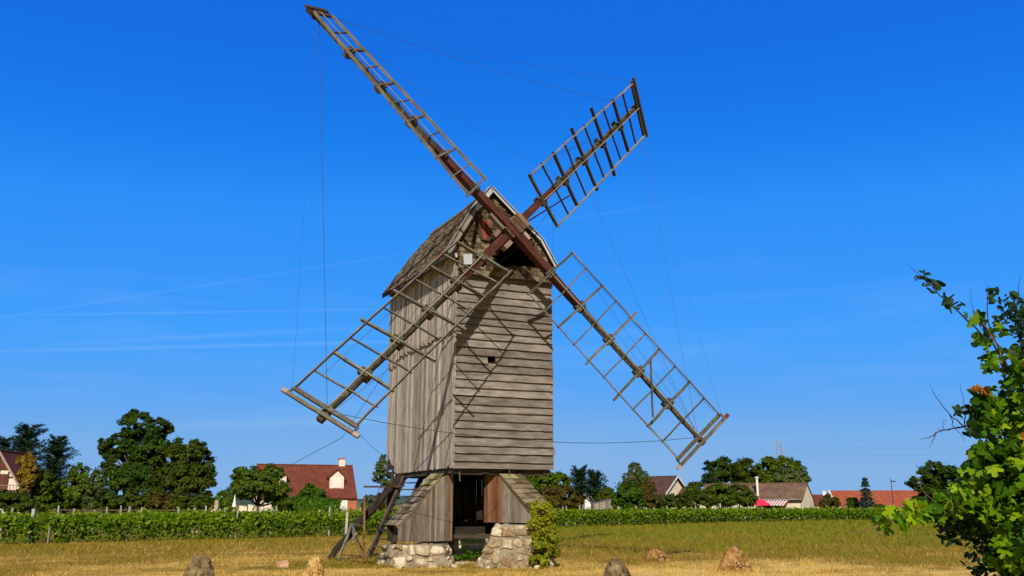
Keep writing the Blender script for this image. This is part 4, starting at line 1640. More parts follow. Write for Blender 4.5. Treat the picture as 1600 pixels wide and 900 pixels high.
def tree(name, label, cat, blobs, D, n, mat, size, base=None, trunk_r=0.22, group=None, clump=0.33, depth=0.8, zlow=0.0):
    bx = base if base is not None else sum(b[0] * b[2] for b in blobs) / sum(b[2] for b in blobs)
    root = empty(name, (X(bx, D), D, 0))
    tag(root, label, cat, group)
    n = int(n * 2.1)
    size = size * 0.62
    p, nr = crown_points(blobs, D, n, clump, depth=depth)
    ok = p[:, 2] > zlow + 0.05
    p, nr = p[ok], nr[ok]
    s = size * rng.lognormal(0, 0.3, len(p))
    np_mesh('crown', leaf_quads(p, nr, s), 4, mat, clump_tone(p, max(1, D / 60)), root, world=True)
    mb = MB()
    top = max(blobs, key=lambda b: b[2] * b[3])
    tp = at(top[0], top[1], D)
    b0 = V(X(bx, D), D, -0.1)
    mid = b0 * 0.5 + tp * 0.5 + V(random.gauss(0, 0.15), 0, 0)
    limb(mb, b0, mid, trunk_r, trunk_r * 0.75)
    limb(mb, mid, tp, trunk_r * 0.75, trunk_r * 0.3)
    for b in blobs:
        e = at(b[0], b[1], D)
        st = b0 + (mid - b0) * random.uniform(0.7, 1.0)
        if np.linalg.norm(e - st) > 0.3:
            limb(mb, st, e, trunk_r * 0.45, trunk_r * 0.12)
    mb.build('trunk', 'bark', root, smooth=True, world=True)
    return root


def tiered(name, label, px, D, top, bottom, half, mat, n, droop, size, tiers, shape, group=None, lean=0.0, ragged=0.25):
    """conifers: tiers of boughs on a straight stem"""
    root = empty(name, (X(px, D), D, 0))
    tag(root, label, 'tree', group)
    zt, zb = Z(top, D), Z(bottom, D)
    k = D * math.cos(PITCH) / FPX
    hw = half * k
    x0 = X(px, D)
    P, N = [], []
    mb = MB()
    limb(mb, V(x0, D, -0.1), V(x0 + lean, D, zt), 0.03 * (zt) + 0.03, 0.02, 6, 0.01)
    per = max(6, n // (tiers * 9))
    for i in range(tiers):
        f = (i + random.uniform(0, 0.8)) / tiers
        z = zt + (zb - zt) * f
        rad = hw * shape(f)
        nb = 9
        a0 = random.uniform(0, 6.28)
        for j in range(nb):
            az = a0 + j * 6.283 / nb + random.gauss(0, 0.2)
            ln = rad * random.uniform(1 - ragged * 1.6, 1 + ragged)
            d_ = V(math.cos(az), math.sin(az), 0)
            st = V(x0 + lean * (1 - f), D, z)
            tipp = st + d_ * ln + V(0, 0, -droop * ln + random.gauss(0, 0.05 * ln))
            mb.tube([st, (st + tipp) / 2 + V(0, 0, 0.05 * ln), tipp], [0.03, 0.02, 0.008], 4, 0.3)
            t = rng.random(per) ** 0.7
            p = st + (tipp - st) * t[:, None] + V(0, 0, 0.05 * ln) * np.sin(t * math.pi)[:, None]
            sp = rng.normal(0, 1, (per, 3)) * np.array([0.085, 0.085, 0.05]) * (ln * 0.9 + 0.25)
            P.append(p + sp)
            N.append(rng.normal(0, 0.35, (per, 3)) + V(0, 0, 1.0) + d_ * 0.35)
    P, N = np.concatenate(P), np.concatenate(N)
    np_mesh('crown', leaf_quads(P, N, size * rng.lognormal(0, 0.3, len(P)), 0.3), 4, mat, clump_tone(P, 2), root, world=True)
    mb.build('trunk', 'bark', root, world=True)
    return root


GT = 'trees behind the vineyard'
# left side
tiered('cedar_tree', 'dark ragged cedar with upswept boughs, tallest behind the half timbered house', 30, 112, 672, 800, 50, 'lf_pine', 20000, -0.6, 0.17, 24, lambda f: 0.3 + 0.75 * f ** 0.8, GT, ragged=0.5)
tiered('cedar_tree', 'dark cedar with spreading pointed boughs right of the ochre tree', 78, 110, 690, 800, 34, 'lf_pine', 16000, -0.65, 0.17, 20, lambda f: 0.3 + 0.8 * f ** 0.8, GT, ragged=0.5)
tiered('cedar_tree', 'dark cedar cut off by the left edge of the view', -6, 108, 686, 800, 34, 'lf_pine', 9000, -0.6, 0.17, 18, lambda f: 0.3 + 0.8 * f ** 0.8, GT, ragged=0.5)
tree('ochre_tree', 'yellow ochre autumn tree beside the half timbered house', 'tree', [(43, 726, 13, 20), (40, 750, 14, 18), (48, 742, 12, 16)], 80, 4200, 'lf_ochre', 0.22, group=GT)
tree('broadleaf_tree', 'rounded mid green tree between the half timbered house and the pointed bush', 'tree', [(55, 770, 24, 26), (72, 755, 20, 18), (40, 780, 18, 20), (60, 788, 30, 16)], 82, 7000, 'lf_mid', 0.24, group=GT)
tree('broadleaf_tree', 'bushy green tree with a pointed crown left of the big oak', 'tree', [(122, 742, 15, 20), (118, 765, 24, 24), (108, 785, 26, 18), (138, 775, 18, 22)], 84, 7000, 'lf_mid', 0.23, group=GT)
tree('broadleaf_tree', 'loose pale leaved young tree just left of the big oak', 'tree', [(152, 752, 13, 20), (150, 780, 16, 18)], 80, 2600, 'lf_pale', 0.2, group=GT, trunk_r=0.12)
tree('shrub', 'low olive shrub below the balcony of the half timbered house', 'shrub', [(18, 782, 24, 16), (34, 788, 20, 12)], 76, 3600, 'lf_olive', 0.2, group=GT, trunk_r=0.08)
tree('oak_tree', 'tallest deep green oak with a wide irregular crown', 'tree',
     [(215, 662, 24, 22), (245, 672, 24, 20), (190, 690, 28, 22), (170, 700, 18, 18), (228, 698, 36, 26), (182, 728, 28, 22), (205, 745, 30, 24), (180, 765, 22, 22), (232, 740, 30, 30)], 95, 17000, 'lf_oak', 0.27, base=205, trunk_r=0.4, group=GT, clump=0.3)
tree('broadleaf_tree', 'big dome shaped olive green tree right of the tall oak', 'tree',
     [(292, 706, 30, 24), (270, 722, 30, 24), (312, 728, 26, 28), (290, 748, 46, 30), (260, 762, 34, 26), (318, 762, 22, 26)], 90, 14000, 'lf_olive', 0.25, base=290, trunk_r=0.35, group=GT, clump=0.26)
for (px_, py_, w, h, mt, lb) in ((180, 786, 26, 13, 'lf_olive', 'low dark shrub under the left half of the tall oak'),
                                 (216, 782, 26, 17, 'lf_olive', 'loose olive shrub under the right half of the tall oak'),
                                 (252, 784, 26, 15, 'lf_brown', 'bronze green shrub under the left of the dome shaped tree'),
                                 (296, 785, 30, 14, 'lf_olive', 'olive shrub under the middle of the dome shaped tree'),
                                 (348, 782, 16, 16, 'lf_mid', 'small green bush between the dome shaped tree and the walnut tree')):
    tree('shrub', lb, 'shrub', [(px_, py_, w, h), (px_ - w * 0.5, py_ + 4, w * 0.6, h * 0.8), (px_ + w * 0.5, py_ + 3, w * 0.6, h * 0.8)], 78, 4200, mt, 0.19, group=GT, trunk_r=0.08)
tree('walnut_tree', 'broad green tree before the left end of the wine red roof', 'tree',
     [(388, 742, 24, 16), (420, 745, 24, 18), (404, 758, 38, 22), (376, 762, 18, 16), (432, 768, 20, 20), (438, 784, 14, 14)], 82, 9500, 'lf_mid', 0.23, base=404, trunk_r=0.24, group=GT)
tree('shrub', 'round bright green bush in front of the wine red roofed house', 'shrub', [(486, 776, 21, 19), (472, 784, 16, 14), (500, 784, 15, 12)], 92, 5200, 'lf_bright', 0.2, group=GT, trunk_r=0.1)
tree('pine_tree', 'thin loose pine partly hidden behind the rear of the mill', 'tree', [(600, 730, 12, 14), (592, 745, 14, 8), (606, 752, 14, 14), (598, 716, 6, 8)], 70, 1500, 'lf_pale', 0.16, base=606, trunk_r=0.1, group=GT)
tree('shrub', 'pale scrub between the wine red roofed house and the ladder', 'shrub', [(576, 784, 11, 12), (590, 786, 13, 12), (570, 792, 8, 7)], 74, 2400, 'lf_pale', 0.17, group=GT, trunk_r=0.07)
tree('shrub', 'tawny scrub behind the tail pole of the mill', 'shrub', [(600, 782, 12, 15), (612, 776, 10, 14)], 72, 1600, 'lf_brown', 0.16, group=GT, trunk_r=0.07)
# right side
tree('broadleaf_tree', 'light green tree just right of the mill, above the bronze one', 'tree', [(848, 750, 24, 18), (872, 755, 20, 18), (835, 765, 22, 20)], 92, 6000, 'lf_mid', 0.23, group=GT)
tree('broadleaf_tree', 'bronze green bushy tree right of the mill', 'tree', [(880, 775, 22, 18), (855, 780, 24, 18), (900, 785, 14, 14)], 84, 5500, 'lf_brown', 0.21, group=GT)
tiered('pine_tree', 'dark stubby pine left of the grey shed, left of its pair', 906, 104, 737, 795, 21, 'lf_pine', 5200, -1.1, 0.15, 11, lambda f: 0.45 + 0.6 * f, GT)
tiered('pine_tree', 'dark stubby pine nearest the grey shed, right of its pair', 930, 104, 744, 795, 21, 'lf_pine', 5200, -1.1, 0.15, 11, lambda f: 0.45 + 0.6 * f, GT)
tree('broadleaf_tree', 'tall thin grey leaved tree behind the round bush', 'tree', [(992, 735, 12, 14), (985, 748, 13, 12), (1003, 748, 13, 12)], 120, 1700, 'lf_pale', 0.24, group=GT, trunk_r=0.16)
tree('shrub', 'dense round bright green bush right of the grey shed', 'shrub', [(982, 772, 20, 20), (972, 782, 16, 16), (992, 785, 18, 14)], 88, 5500, 'lf_bright', 0.2, group=GT, trunk_r=0.1)
tree('shrub', 'bronze bush leaning on the round bright green bush', 'shrub', [(1006, 772, 14, 18), (1015, 762, 10, 12), (1012, 785, 18, 12)], 90, 3200, 'lf_brown', 0.19, group=GT, trunk_r=0.08)
tree('shrub', 'mixed green bush behind the grey shed', 'shrub', [(950, 772, 14, 13), (940, 780, 12, 10)], 98, 2000, 'lf_olive', 0.2, group=GT, trunk_r=0.08)
tree('shrub', 'loose olive scrub below the cream gable', 'shrub', [(1035, 785, 20, 12), (1055, 782, 18, 12)], 90, 3200, 'lf_olive', 0.19, group=GT, trunk_r=0.08)
tree('fruit_tree', 'green orchard tree right of the cream gable, left of three', 'tree', [(1090, 770, 22, 16), (1075, 780, 16, 12), (1105, 778, 16, 14)], 92, 4800, 'lf_olive', 0.2, base=1088, trunk_r=0.12, group='orchard trees')
tree('fruit_tree', 'green orchard tree in the middle of three beside the brown roof', 'tree', [(1124, 768, 20, 15), (1112, 778, 14, 12), (1136, 778, 16, 12)], 92, 4800, 'lf_mid', 0.2, base=1126, trunk_r=0.12, group='orchard trees')
tree('fruit_tree', 'green orchard tree overlapping the left end of the brown roof', 'tree', [(1156, 770, 20, 15), (1144, 778, 14, 12), (1168, 780, 14, 11)], 92, 4800, 'lf_olive', 0.2, base=1155, trunk_r=0.12, group='orchard trees')
tiered('cedar_tree', 'dark cedar at the left end of the tree mass behind the brown roof', 1108, 135, 722, 795, 19, 'lf_pine', 3500, 0.1, 0.34, 9, lambda f: 0.15 + 1.0 * f, GT)
tree('broadleaf_tree', 'tall dark green tree behind the orchard', 'tree', [(1130, 730, 22, 16), (1148, 740, 20, 16), (1122, 748, 20, 16)], 140, 5200, 'lf_oak', 0.36, group=GT, trunk_r=0.3)
tree('broadleaf_tree', 'olive crowned tree behind the left end of the brown roof', 'tree', [(1165, 735, 18, 18), (1178, 745, 16, 14), (1160, 752, 16, 14)], 138, 4600, 'lf_olive', 0.34, group=GT, trunk_r=0.3)
tree('broadleaf_tree', 'large rounded tree behind the middle of the brown roof', 'tree', [(1205, 732, 24, 18), (1228, 730, 22, 18), (1245, 742, 20, 18), (1212, 748, 30, 14)], 142, 7200, 'lf_mid', 0.36, group=GT, trunk_r=0.35)
tree('broadleaf_tree', 'grey green tree showing above the right end of the brown roof', 'tree', [(1228, 745, 22, 14), (1250, 748, 16, 12)], 134, 3200, 'lf_pale', 0.32, group=GT, trunk_r=0.25)
tree('shrub', 'brown green bush between the cream gable end and the red roof', 'shrub', [(1297, 785, 13, 12), (1288, 790, 9, 9)], 112, 2400, 'lf_brown', 0.22, group=GT, trunk_r=0.08)
tree('shrub', 'round dark green bush left of the blue spruce', 'shrub', [(1334, 788, 13, 10), (1342, 792, 11, 8)], 112, 2600, 'lf_olive', 0.22, group=GT, trunk_r=0.08)
tree('shrub', 'low dark bush right of the blue spruce', 'shrub', [(1374, 794, 12, 6), (1385, 796, 8, 5)], 112, 1300, 'lf_olive', 0.2, group=GT, trunk_r=0.06)
tiered('blue_spruce', 'blue grey spruce with layered boughs before the long red roof', 1355, 108, 745, 799, 12.5, 'lf_spruce', 6500, 0.35, 0.16, 13, lambda f: 0.1 + 0.95 * f ** 0.8, GT, ragged=0.15)
tree('broadleaf_tree', 'dark green tree behind the foreground leaves at right', 'tree', [(1458, 738, 22, 16), (1440, 755, 22, 14), (1475, 750, 20, 20), (1500, 742, 24, 18), (1450, 775, 26, 18)], 95, 7000, 'lf_oak', 0.26, group=GT)
tree('broadleaf_tree', 'dark tree behind the foreground leaves, cut by the right edge', 'tree', [(1560, 745, 34, 28), (1590, 760, 30, 24), (1540, 775, 30, 20)], 95, 6000, 'lf_oak', 0.28, group=GT)


# clipped hedge before the wine red roofed house
def hedge():
    D = 86
    x0, x1 = X(452, D), X(532, D)
    zt = Z(783, D)
    n = 7000
    p = np.stack([rng.uniform(x0, x1, n), D + rng.uniform(-0.5, 0.5, n), rng.uniform(0.05, zt, n)], 1)
    f = rng.random(n)
    p[:, 1] = np.where(f < 0.6, D - 0.5 + rng.normal(0, 0.05, n), p[:, 1])
    p[:, 2] = np.where(f > 0.75, zt + rng.normal(0, 0.05, n), p[:, 2])
    nr = rng.normal(0, 0.5, (n, 3)) + np.where(f[:, None] > 0.75, V(0, 0, 1), V(0, -1, 0.3))
    root = empty('hedge', ((x0 + x1) / 2, D, 0))
    tag(root, 'low clipped green hedge below the wine red roofed house', 'hedge')
    np_mesh('foliage', leaf_quads(p, nr, 0.13 * rng.lognormal(0, 0.3, n)), 4, 'lf_bright', clump_tone(p), root, world=True)
    mb = MB()
    for k in range(14):
        x = x0 + (x1 - x0) * (k + 0.5) / 14
        mb.tube([V(x, D, -0.05), V(x + random.gauss(0, 0.1), D, zt * 0.8)], [0.03, 0.015], 5)
    mb.build('stem', 'bark', root, world=True)


hedge()

# ------------------------------------------------------------------ vineyard
vxs, vys = np.array([p[0] for p in VINE], float), np.array([p[1] for p in VINE], float)
seg = np.concatenate([[0], np.cumsum(np.hypot(np.diff(vxs), np.diff(vys)))])


def vline(s, off):
    x, y = np.interp(s, seg, vxs), np.interp(s, seg, vys)
    x2, y2 = np.interp(s + 0.5, seg, vxs), np.interp(s + 0.5, seg, vys)
    dx, dy = x2 - x, y2 - y
    ln = np.hypot(dx, dy) + 1e-9
    return x - dy / ln * off, y + dx / ln * off


def visible(x, y, m=40):
    px = x / (np.maximum(y, 1) * 0.97) * FPX + 800
    return (px > -m) & (px < 1600 + m) & (y > 5)


post_me = None
for row in range(9):
    off = row * 2.1
    n = 130000 if row == 0 else (34000 if row < 3 else 18000)
    s = rng.uniform(0, seg[-1], n)
    x, y = vline(s, off)
    dens = np.clip(38 / np.maximum(y, 10), 0.12, 1)
    ok = visible(x, y) & (rng.random(n) < dens ** 0.8)
    s, x, y = s[ok], x[ok], y[ok]
    m = len(s)
    hmod = 1.16 + 0.2 * fnoise(s * 1.3, s * 0 + row, 31) + 0.15 * fnoise(s * 7, s * 0 + row, 32)
    if row == 0:
        z = rng.random(m) ** 0.7 * hmod
        thin = (z < 0.75) & (rng.random(m) < 0.62 * (0.5 + 0.5 * np.sin(s * 5.2 + 2 * np.sin(s * 0.7))))
        z = np.where(thin, z + 0.55, z)
    else:
        z = (0.35 + 0.65 * rng.random(m) ** 0.6) * hmod
    z = np.maximum(z, 0.06)
    wid = 0.30 * np.sin(np.clip(z / 1.3, 0, 1) * 2.6 + 0.35) + 0.05
    lat = rng.normal(0, 1, m)
    lat = np.sign(lat) * np.abs(lat) ** 0.6 * wid
    x2, y2 = vline(s, off + 1.0)
    dx, dy = x2 - x, y2 - y
    p = np.stack([x + dx * lat, y + dy * lat, z], 1)
    shoots = rng.random(m) < 0.045
    p[:, 2] += shoots * rng.uniform(0, 0.3, m)
    sgn = np.sign(lat)[:, None]
    nr = rng.normal(0, 0.5, (m, 3)) + np.stack([dx, dy, 0 * dx], 1) * sgn * 0.8 + V(0, 0, 0.55)
    size = (0.036 + 0.0008 * y) * rng.lognormal(0, 0.25, m)
    mx_ = int(np.argmin(np.abs(x)))
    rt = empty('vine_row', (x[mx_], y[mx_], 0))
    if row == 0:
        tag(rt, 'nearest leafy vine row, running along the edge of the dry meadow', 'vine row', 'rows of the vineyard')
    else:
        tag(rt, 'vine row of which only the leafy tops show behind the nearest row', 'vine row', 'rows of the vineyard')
    np_mesh('foliage', leaf_quads(p, nr, size, 0.75), 4, 'lf_vine', np.clip(clump_tone(p, 1.0) + (p[:, 2] - 0.8) * 0.35, 0, 1), rt, world=True)  # leaf colour lightens with height, imitating sunlit tops over a shaded foot
    if row == 0:
        ss = np.arange(0.6, seg[-1], 1.6)
        xx, yy = vline(ss, off)
        vis = visible(xx, yy)
        for a, b in list(zip(xx[vis], yy[vis]))[:70]:
            mb = MB()
            mb.tube([V(a, b, -0.05), V(a + random.gauss(0, 0.04), b + random.gauss(0, 0.04), 0.4), V(a + random.gauss(0, 0.08), b, 0.85)], [0.03, 0.025, 0.015], 5, 0.4)
            mb.build('stem', 'bark', rt, world=True)
    # stakes
    step = 5.2 if row < 3 else 7.5
    for sp_ in np.arange(random.uniform(0, step), seg[-1], step):
        a, b = vline(sp_, off + (-0.1 if row == 0 and sp_ > 75 else 0.12))
        if not visible(a, b, 5):
            continue
        if post_me is None:
            pm = MB()
            pm.beam(V(0, 0, -0.05), V(0.02, 0.01, 1.0), 0.07, 0.07, (0, 1, 0), n=3, wob=0.006, tone=0.5)
            po = pm.build('vineyard_post', 'post')
            post_me = po.data
        else:
            po = bpy.data.objects.new('vineyard_post', post_me)
            col.objects.link(po)
        po.location = (a, b, 0)
        po.scale = (1, 1, random.uniform(1.3, 1.62))
        po.rotation_euler = (random.gauss(0, 0.03), random.gauss(0, 0.03), random.uniform(0, 3))
        tag(po, 'grey wooden stake standing among the vines', 'post', 'stakes of the vineyard')


def single_post(name, label, px, Y, top, w, mat='post'):
    mb = MB()
    x = X(px, Y)
    mb.beam(V(x, Y, -0.05), V(x + 0.02, Y, Z(top, Y)), w, w, (0, 1, 0), n=3, wob=0.008, tone=0.6)
    o = mb.build(name, mat, loc=(x, Y, 0))
    tag(o, label, 'post')


single_post('vineyard_post', 'thick grey stake standing tall in the vines below the half timbered house', 54, 40.4, 795, 0.15)
single_post('vineyard_post', 'short brown stake in the front of the nearest vine row at far left', 82, 38.9, 823, 0.08, 'skirt')
single_post('vineyard_post', 'grey stake in the vines to which the long guy wire is tied', 322, 56.0, 790, 0.09)
single_post('vineyard_post', 'weathered stake pair at the vine edge beside the tail pole', 543, 47.5, 800, 0.13)


# ================================================================== HOUSES
def house(name, label, O, ang, Lp, Lq, eave, ridge, wall, roofm, oh=0.35, ohg=0.25, hip=0.0):
    """O = near-left corner, p along the ridge, q across it towards the back"""
    p = V(math.cos(ang), math.sin(ang), 0)
    q = V(-math.sin(ang), math.cos(ang), 0)
    O = V(O[0], O[1], 0)
    root = empty(name, O + p * Lp / 2 + q * Lq / 2)
    tag(root, label, 'house')
    U = V(0, 0, 1)
    mb = MB()
    sec = lambda s: [O + p * s + U * -0.1, O + p * s + q * Lq + U * -0.1, O + p * s + q * Lq + U * eave, O + p * s + q * Lq / 2 + U * (ridge - 0.08), O + p * s + U * eave]
    mb.loft([sec(0), sec(Lp)], 0.5)
    w = mb.build('wall', wall, root, world=True)
    mb = MB()
    sl = (ridge - eave) / (Lq / 2)
    th = 0.14
    for side in (0, 1):
        e = O + q * (-oh if side == 0 else Lq + oh) + U * (eave - oh * sl + 0.05)
        r = O + q * Lq / 2 + U * (ridge + 0.05)
        a, b, c, d_ = e - p * ohg, e + p * (Lp + ohg), r + p * (Lp + ohg - hip), r - p * (ohg - hip)
        Ls = float(np.linalg.norm(c - b))
        k = len(mb.v)
        uvs = [(0, 0), (Lp + 2 * ohg, 0), (Lp + 2 * ohg, Ls), (0, Ls)]
        mb.poly([a, b, c, d_], uvs)
        lo = [x_ - U * th for x_ in (a, b, c, d_)]
        mb.poly(lo[::-1], uvs[::-1])
        tq = [a, b, c, d_]
        for i in range(4):
            i2 = (i + 1) % 4
            mb.poly([lo[i], lo[i2], tq[i2], tq[i]], [(0, 0), (0.1, 0), (0.1, 0.1), (0, 0.1)])
    mb.tube([O + q * Lq / 2 + U * (ridge + 0.06) - p * ohg, O + q * Lq / 2 + U * (ridge + 0.06) + p * (Lp + ohg)], 0.1, 6)
    rf = mb.build('roof', roofm, root, world=True)
    return root, rf, O, p, q, U


def panel(name, c, p, q, w, h, th, mat, parent):
    """upright rectangle centred at c, p along, q out of the wall"""
    mb = MB()
    mb.box(c, p, q, V(0, 0, 1), w, th, h, 0.5)
    return mb.build(name, mat, parent, world=True)


def window(c, p, q, w, h, parent, frame='white', shut=None):
    f = MB()
    t = 0.07
    for (dx, dz, lx, lz) in ((-w / 2, 0, t, h + t), (w / 2, 0, t, h + t), (0, h / 2, w - t, t), (0, -h / 2, w - t, t), (0, 0, t * 0.7, h - t)):
        f.box(c + p * dx + V(0, 0, dz) - q * 0.04, p, q, V(0, 0, 1), lx, 0.08, lz, 0.5)
    fo = f.build('window', frame, parent, world=True)
    m_ = MB()
    m_.box(c - q * 0.03, p, q, V(0, 0, 1), w - t, 0.03, h - t, 0.5)
    m_.build('pane', 'glass', fo, world=True)
    if shut:
        for e in (-1, 1):
            panel('shutter', c + p * e * (w * 0.78) - q * 0.03, p, q, w * 0.5, h, 0.05, shut, parent)


# wine red roofed house behind the walnut tree
a20 = R(20)
D0 = 103
O2 = V(X(404, D0), D0, 0)
r2, rf2, O, p, q, U = house('village_house', 'house with a large wine red roof, two dormers and one chimney', O2, a20, 11.1, 8.0, 2.75, 6.35, 'pink', 'tile_wine')
for k, s in enumerate((7.9,)):
    panel('wall_panel', O + p * 9.6 - q * 0.03 + U * 1.3, p, q, 3.5, 2.5, 0.06, 'brick', r2)
panel('door', O + p * 8.65 - q * 0.08 + U * 1.15, p, q, 0.85, 2.2, 0.06, 'white', r2)
panel('door', O + p * 9.75 - q * 0.08 + U * 1.15, p, q, 0.95, 2.2, 0.06, 'white', r2)
window(O + p * 3.4 - q * 0.02 + U * 1.5, p, q, 1.1, 1.2, r2, shut='white')
for s in (2.2, 9.0):
    mb = MB()
    zb_, zt_ = 3.5, 4.9
    hw_ = 0.85
    f0 = O + p * s + q * 0.85
    bk = q * 3.2
    mb.loft([[f0 - p * hw_ + U * zb_, f0 + p * hw_ + U * zb_, f0 + p * hw_ + U * zt_, f0 + U * (zt_ + 0.75), f0 - p * hw_ + U * zt_],
             [f0 + bk - p * hw_ + U * zb_, f0 + bk + p * hw_ + U * zb_, f0 + bk + p * hw_ + U * zt_, f0 + bk + U * (zt_ + 0.75), f0 + bk - p * hw_ + U * zt_]], 0.5)
    dm = mb.build('dormer', 'pink', r2, world=True)
    mb = MB()
    for e in (-1, 1):
        t0 = f0 - q * 0.2 + U * (zt_ + 0.85)
        b0 = f0 - q * 0.2 + p * e * (hw_ + 0.22) + U * (zt_ - 0.12)
        mb.loft([[t0, b0, b0 + bk, t0 + bk], [x_ + U * 0.1 for x_ in (t0, b0, b0 + bk, t0 + bk)]], 0.5)
    mb.build('dormer_roof', 'tile_wine', dm, world=True)
    panel('dormer_window', f0 - q * 0.03 + U * 4.2, p, q, 1.0, 1.15, 0.06, 'white', dm)
mb = MB()
cc = O + p * 10.0 + q * 4.2
mb.box(cc + U * 6.3, p, q, U, 0.75, 0.6, 1.8, 0.5)
mb.box(cc + U * 7.26, p, q, U, 0.9, 0.75, 0.14, 0.5, 1)
mb.build('chimney', ['pink', 'brick'], rf2, world=True)

# half timbered house at the left edge
D1 = 86
gdir = R(4)
p_ = V(math.cos(gdir), math.sin(gdir), 0)
b_ = V(-math.sin(gdir), math.cos(gdir), 0)
apx = at(4, 705, D1)
Lq1 = 5.2
O1 = V(apx[0], apx[1], 0) + p_ * (Lq1 / 2)   # ridge runs back: p = b_, q = -p_
r1, rf1, O, p, q, U = house('timbered_house', 'steep gabled half timbered house with a balcony at the left edge', O1, gdir + R(90), 3.8, Lq1, 3.0, float(apx[2]), 'cream', 'tile_wine', 0.25, 0.8)
fr_ = -p
mb = MB()
for (s, z0, s2, z1, w_) in ((2.6, 2.9, 2.6, 5.9, 0.16), (1.7, 2.9, 1.7, 4.8, 0.14), (3.5, 2.9, 3.5, 4.8, 0.14), (0.9, 4.25, 4.3, 4.25, 0.14), (0.1, 2.95, 5.1, 2.95, 0.2)):
    mb.beam(O + q * s + U * z0 + fr_ * 0.03, O + q * s2 + U * z1 + fr_ * 0.03, w_, 0.07, fr_)
mb.build('timber_frame', 'redwood', r1, world=True)
panel('door', O + q * 2.15 + U * 3.75 + fr_ * 0.06, q, p, 0.85, 1.6, 0.06, 'redwood', r1)
mb = MB()
apex_in = O + q * Lq1 / 2 + U * (apx[2] - 0.15) + fr_ * 0.1
zz_ = apx[2] - 1.75
hw_ = Lq1 / 2 * (1.75 / (apx[2] - 3.0))
mb.prism([apex_in, apex_in + q * hw_ + U * (zz_ - apex_in[2]), apex_in - q * hw_ + U * (zz_ - apex_in[2])], fr_ * 0.05)
mb.build('gable_panel', 'redwood', r1, world=True)
mb = MB()
for e in (0, 1):
    A_ = O + q * (Lq1 + 0.25 if e else -0.25) + U * 2.72 + fr_ * 0.8
    B_ = O + q * Lq1 / 2 + U * (apx[2] + 0.05) + fr_ * 0.8
    mb.beam(A_, B_, 0.06, 0.2, U)
mb.build('verge_board', 'wedge', r1, world=True)
mb = MB()
mb.box(O + q * Lq1 / 2 + U * 2.5 + fr_ * 0.5, q, p, U, Lq1 + 0.3, 1.0, 0.16)
bal = mb.build('balcony', 'wedge', r1, world=True)
mb = MB()
for k in range(18):
    c = O + q * (0.1 + 5.0 * k / 17) + fr_ * 0.95
    mb.beam(c + U * 2.58, c + U * 3.45, 0.05, 0.05)
mb.beam(O + fr_ * 0.95 + U * 3.48, O + q * Lq1 + fr_ * 0.95 + U * 3.48, 0.08, 0.06)
mb.build('railing', 'wedge', bal, world=True)

# cream gabled house in the middle distance
D3 = 148
apx3 = at(1055, 744.5, D3)
ang3 = R(140)   # ridge direction going back to the left
p3 = V(math.cos(ang3), math.sin(ang3), 0)
q3 = V(-math.sin(ang3), math.cos(ang3), 0)
Lq3 = 7.6
O3 = V(apx3[0], apx3[1], 0) - q3 * Lq3 / 2
r3, rf3, O, p, q, U = house('village_house', 'cream house with a dark plum roof and white edged gable', O3, ang3, 9.0, Lq3, float(Z(770, D3)), float(apx3[2]), 'cream', 'tile_dark', 0.4, 0.5)
mb = MB()
for e in (0, 1):
    sl3 = (apx3[2] - Z(770, D3)) / (Lq3 / 2)
    A_ = O + q * (Lq3 + 0.4 if e else -0.4) + U * (float(Z(770, D3)) - 0.4 * sl3) - p * 0.53
    B_ = O + q * Lq3 / 2 + U * (apx3[2] + 0.0) - p * 0.53
    mb.beam(A_, B_, 0.06, 0.26, U)
mb.build('verge_board', 'white', r3, world=True)
panel('porch_wall', O + q * 1.6 + U * 1.6 - p * 1.2, q, p, 2.6, 3.2, 2.2, 'cream', r3)
mb = MB()
for e in (-1, 1):
    rdg = O + q * 1.6 + U * 4.35
    ed = rdg + q * e * 1.9 - U * 1.25
    a, b = rdg - p * 2.7, ed - p * 2.7
    mb.loft([[a, b, ed, rdg], [x_ + U * 0.14 for x_ in (a, b, ed, rdg)]], 0.5)
mb.build('porch_roof', 'tile_dark', r3, world=True)
window(O + q * 5.0 + U * 3.0 - p * 0.03, q, p, 1.2, 1.2, r3)

# long low house with brown roof, awning and flue
ang4 = R(-34)
D4 = 108
near = V(X(1254, D4), D4, 0)
p4 = V(math.cos(ang4), math.sin(ang4), 0)
L4 = 13.2
O4 = near - p4 * L4
e4, rg4 = float(Z(779, D4)), float(Z(755.5, D4 + 2.5))
r4, rf4, O, p, q, U = house('village_house', 'long cream house with a mottled brown roof and plain right gable end', O4, ang4, L4, 4.8, e4, rg4, 'cream', 'tile_brown', 0.3, 0.12)
mb = MB()
fx = O + p * 7.6 + q * 0.5
mb.tube([fx + U * (e4 - 0.2), fx + U * (e4 + 2.5)], 0.15, 10)
mb.tube([fx + U * (e4 + 2.5), fx + U * (e4 + 2.7)], 0.23, 10)
mb.build('flue', 'white', rf4, world=True)
mb = MB()
for k in range(21):
    s = 7.9 + k * 0.18
    a, b = O + p * s - q * 0.05 + U * (e4 - 0.1), O + p * (s + 0.18) - q * 0.05 + U * (e4 - 0.1)
    c, d_ = b - q * 2.1 - U * 0.7, a - q * 2.1 - U * 0.7
    mb.loft([[a, b, c, d_], [x_ - U * 0.03 for x_ in (a, b, c, d_)]], 0.5, k % 2)
mb.build('awning', ['brick', 'canvas'], r4, world=True)
panel('door', O + p * 9.4 - q * 0.03 + U * 1.05, p, q, 2.2, 2.1, 0.06, 'doordark', r4)
window(O + p * 3.4 - q * 0.02 + U * 1.35, p, q, 1.1, 1.1, r4, shut='greywood')
mb = MB()
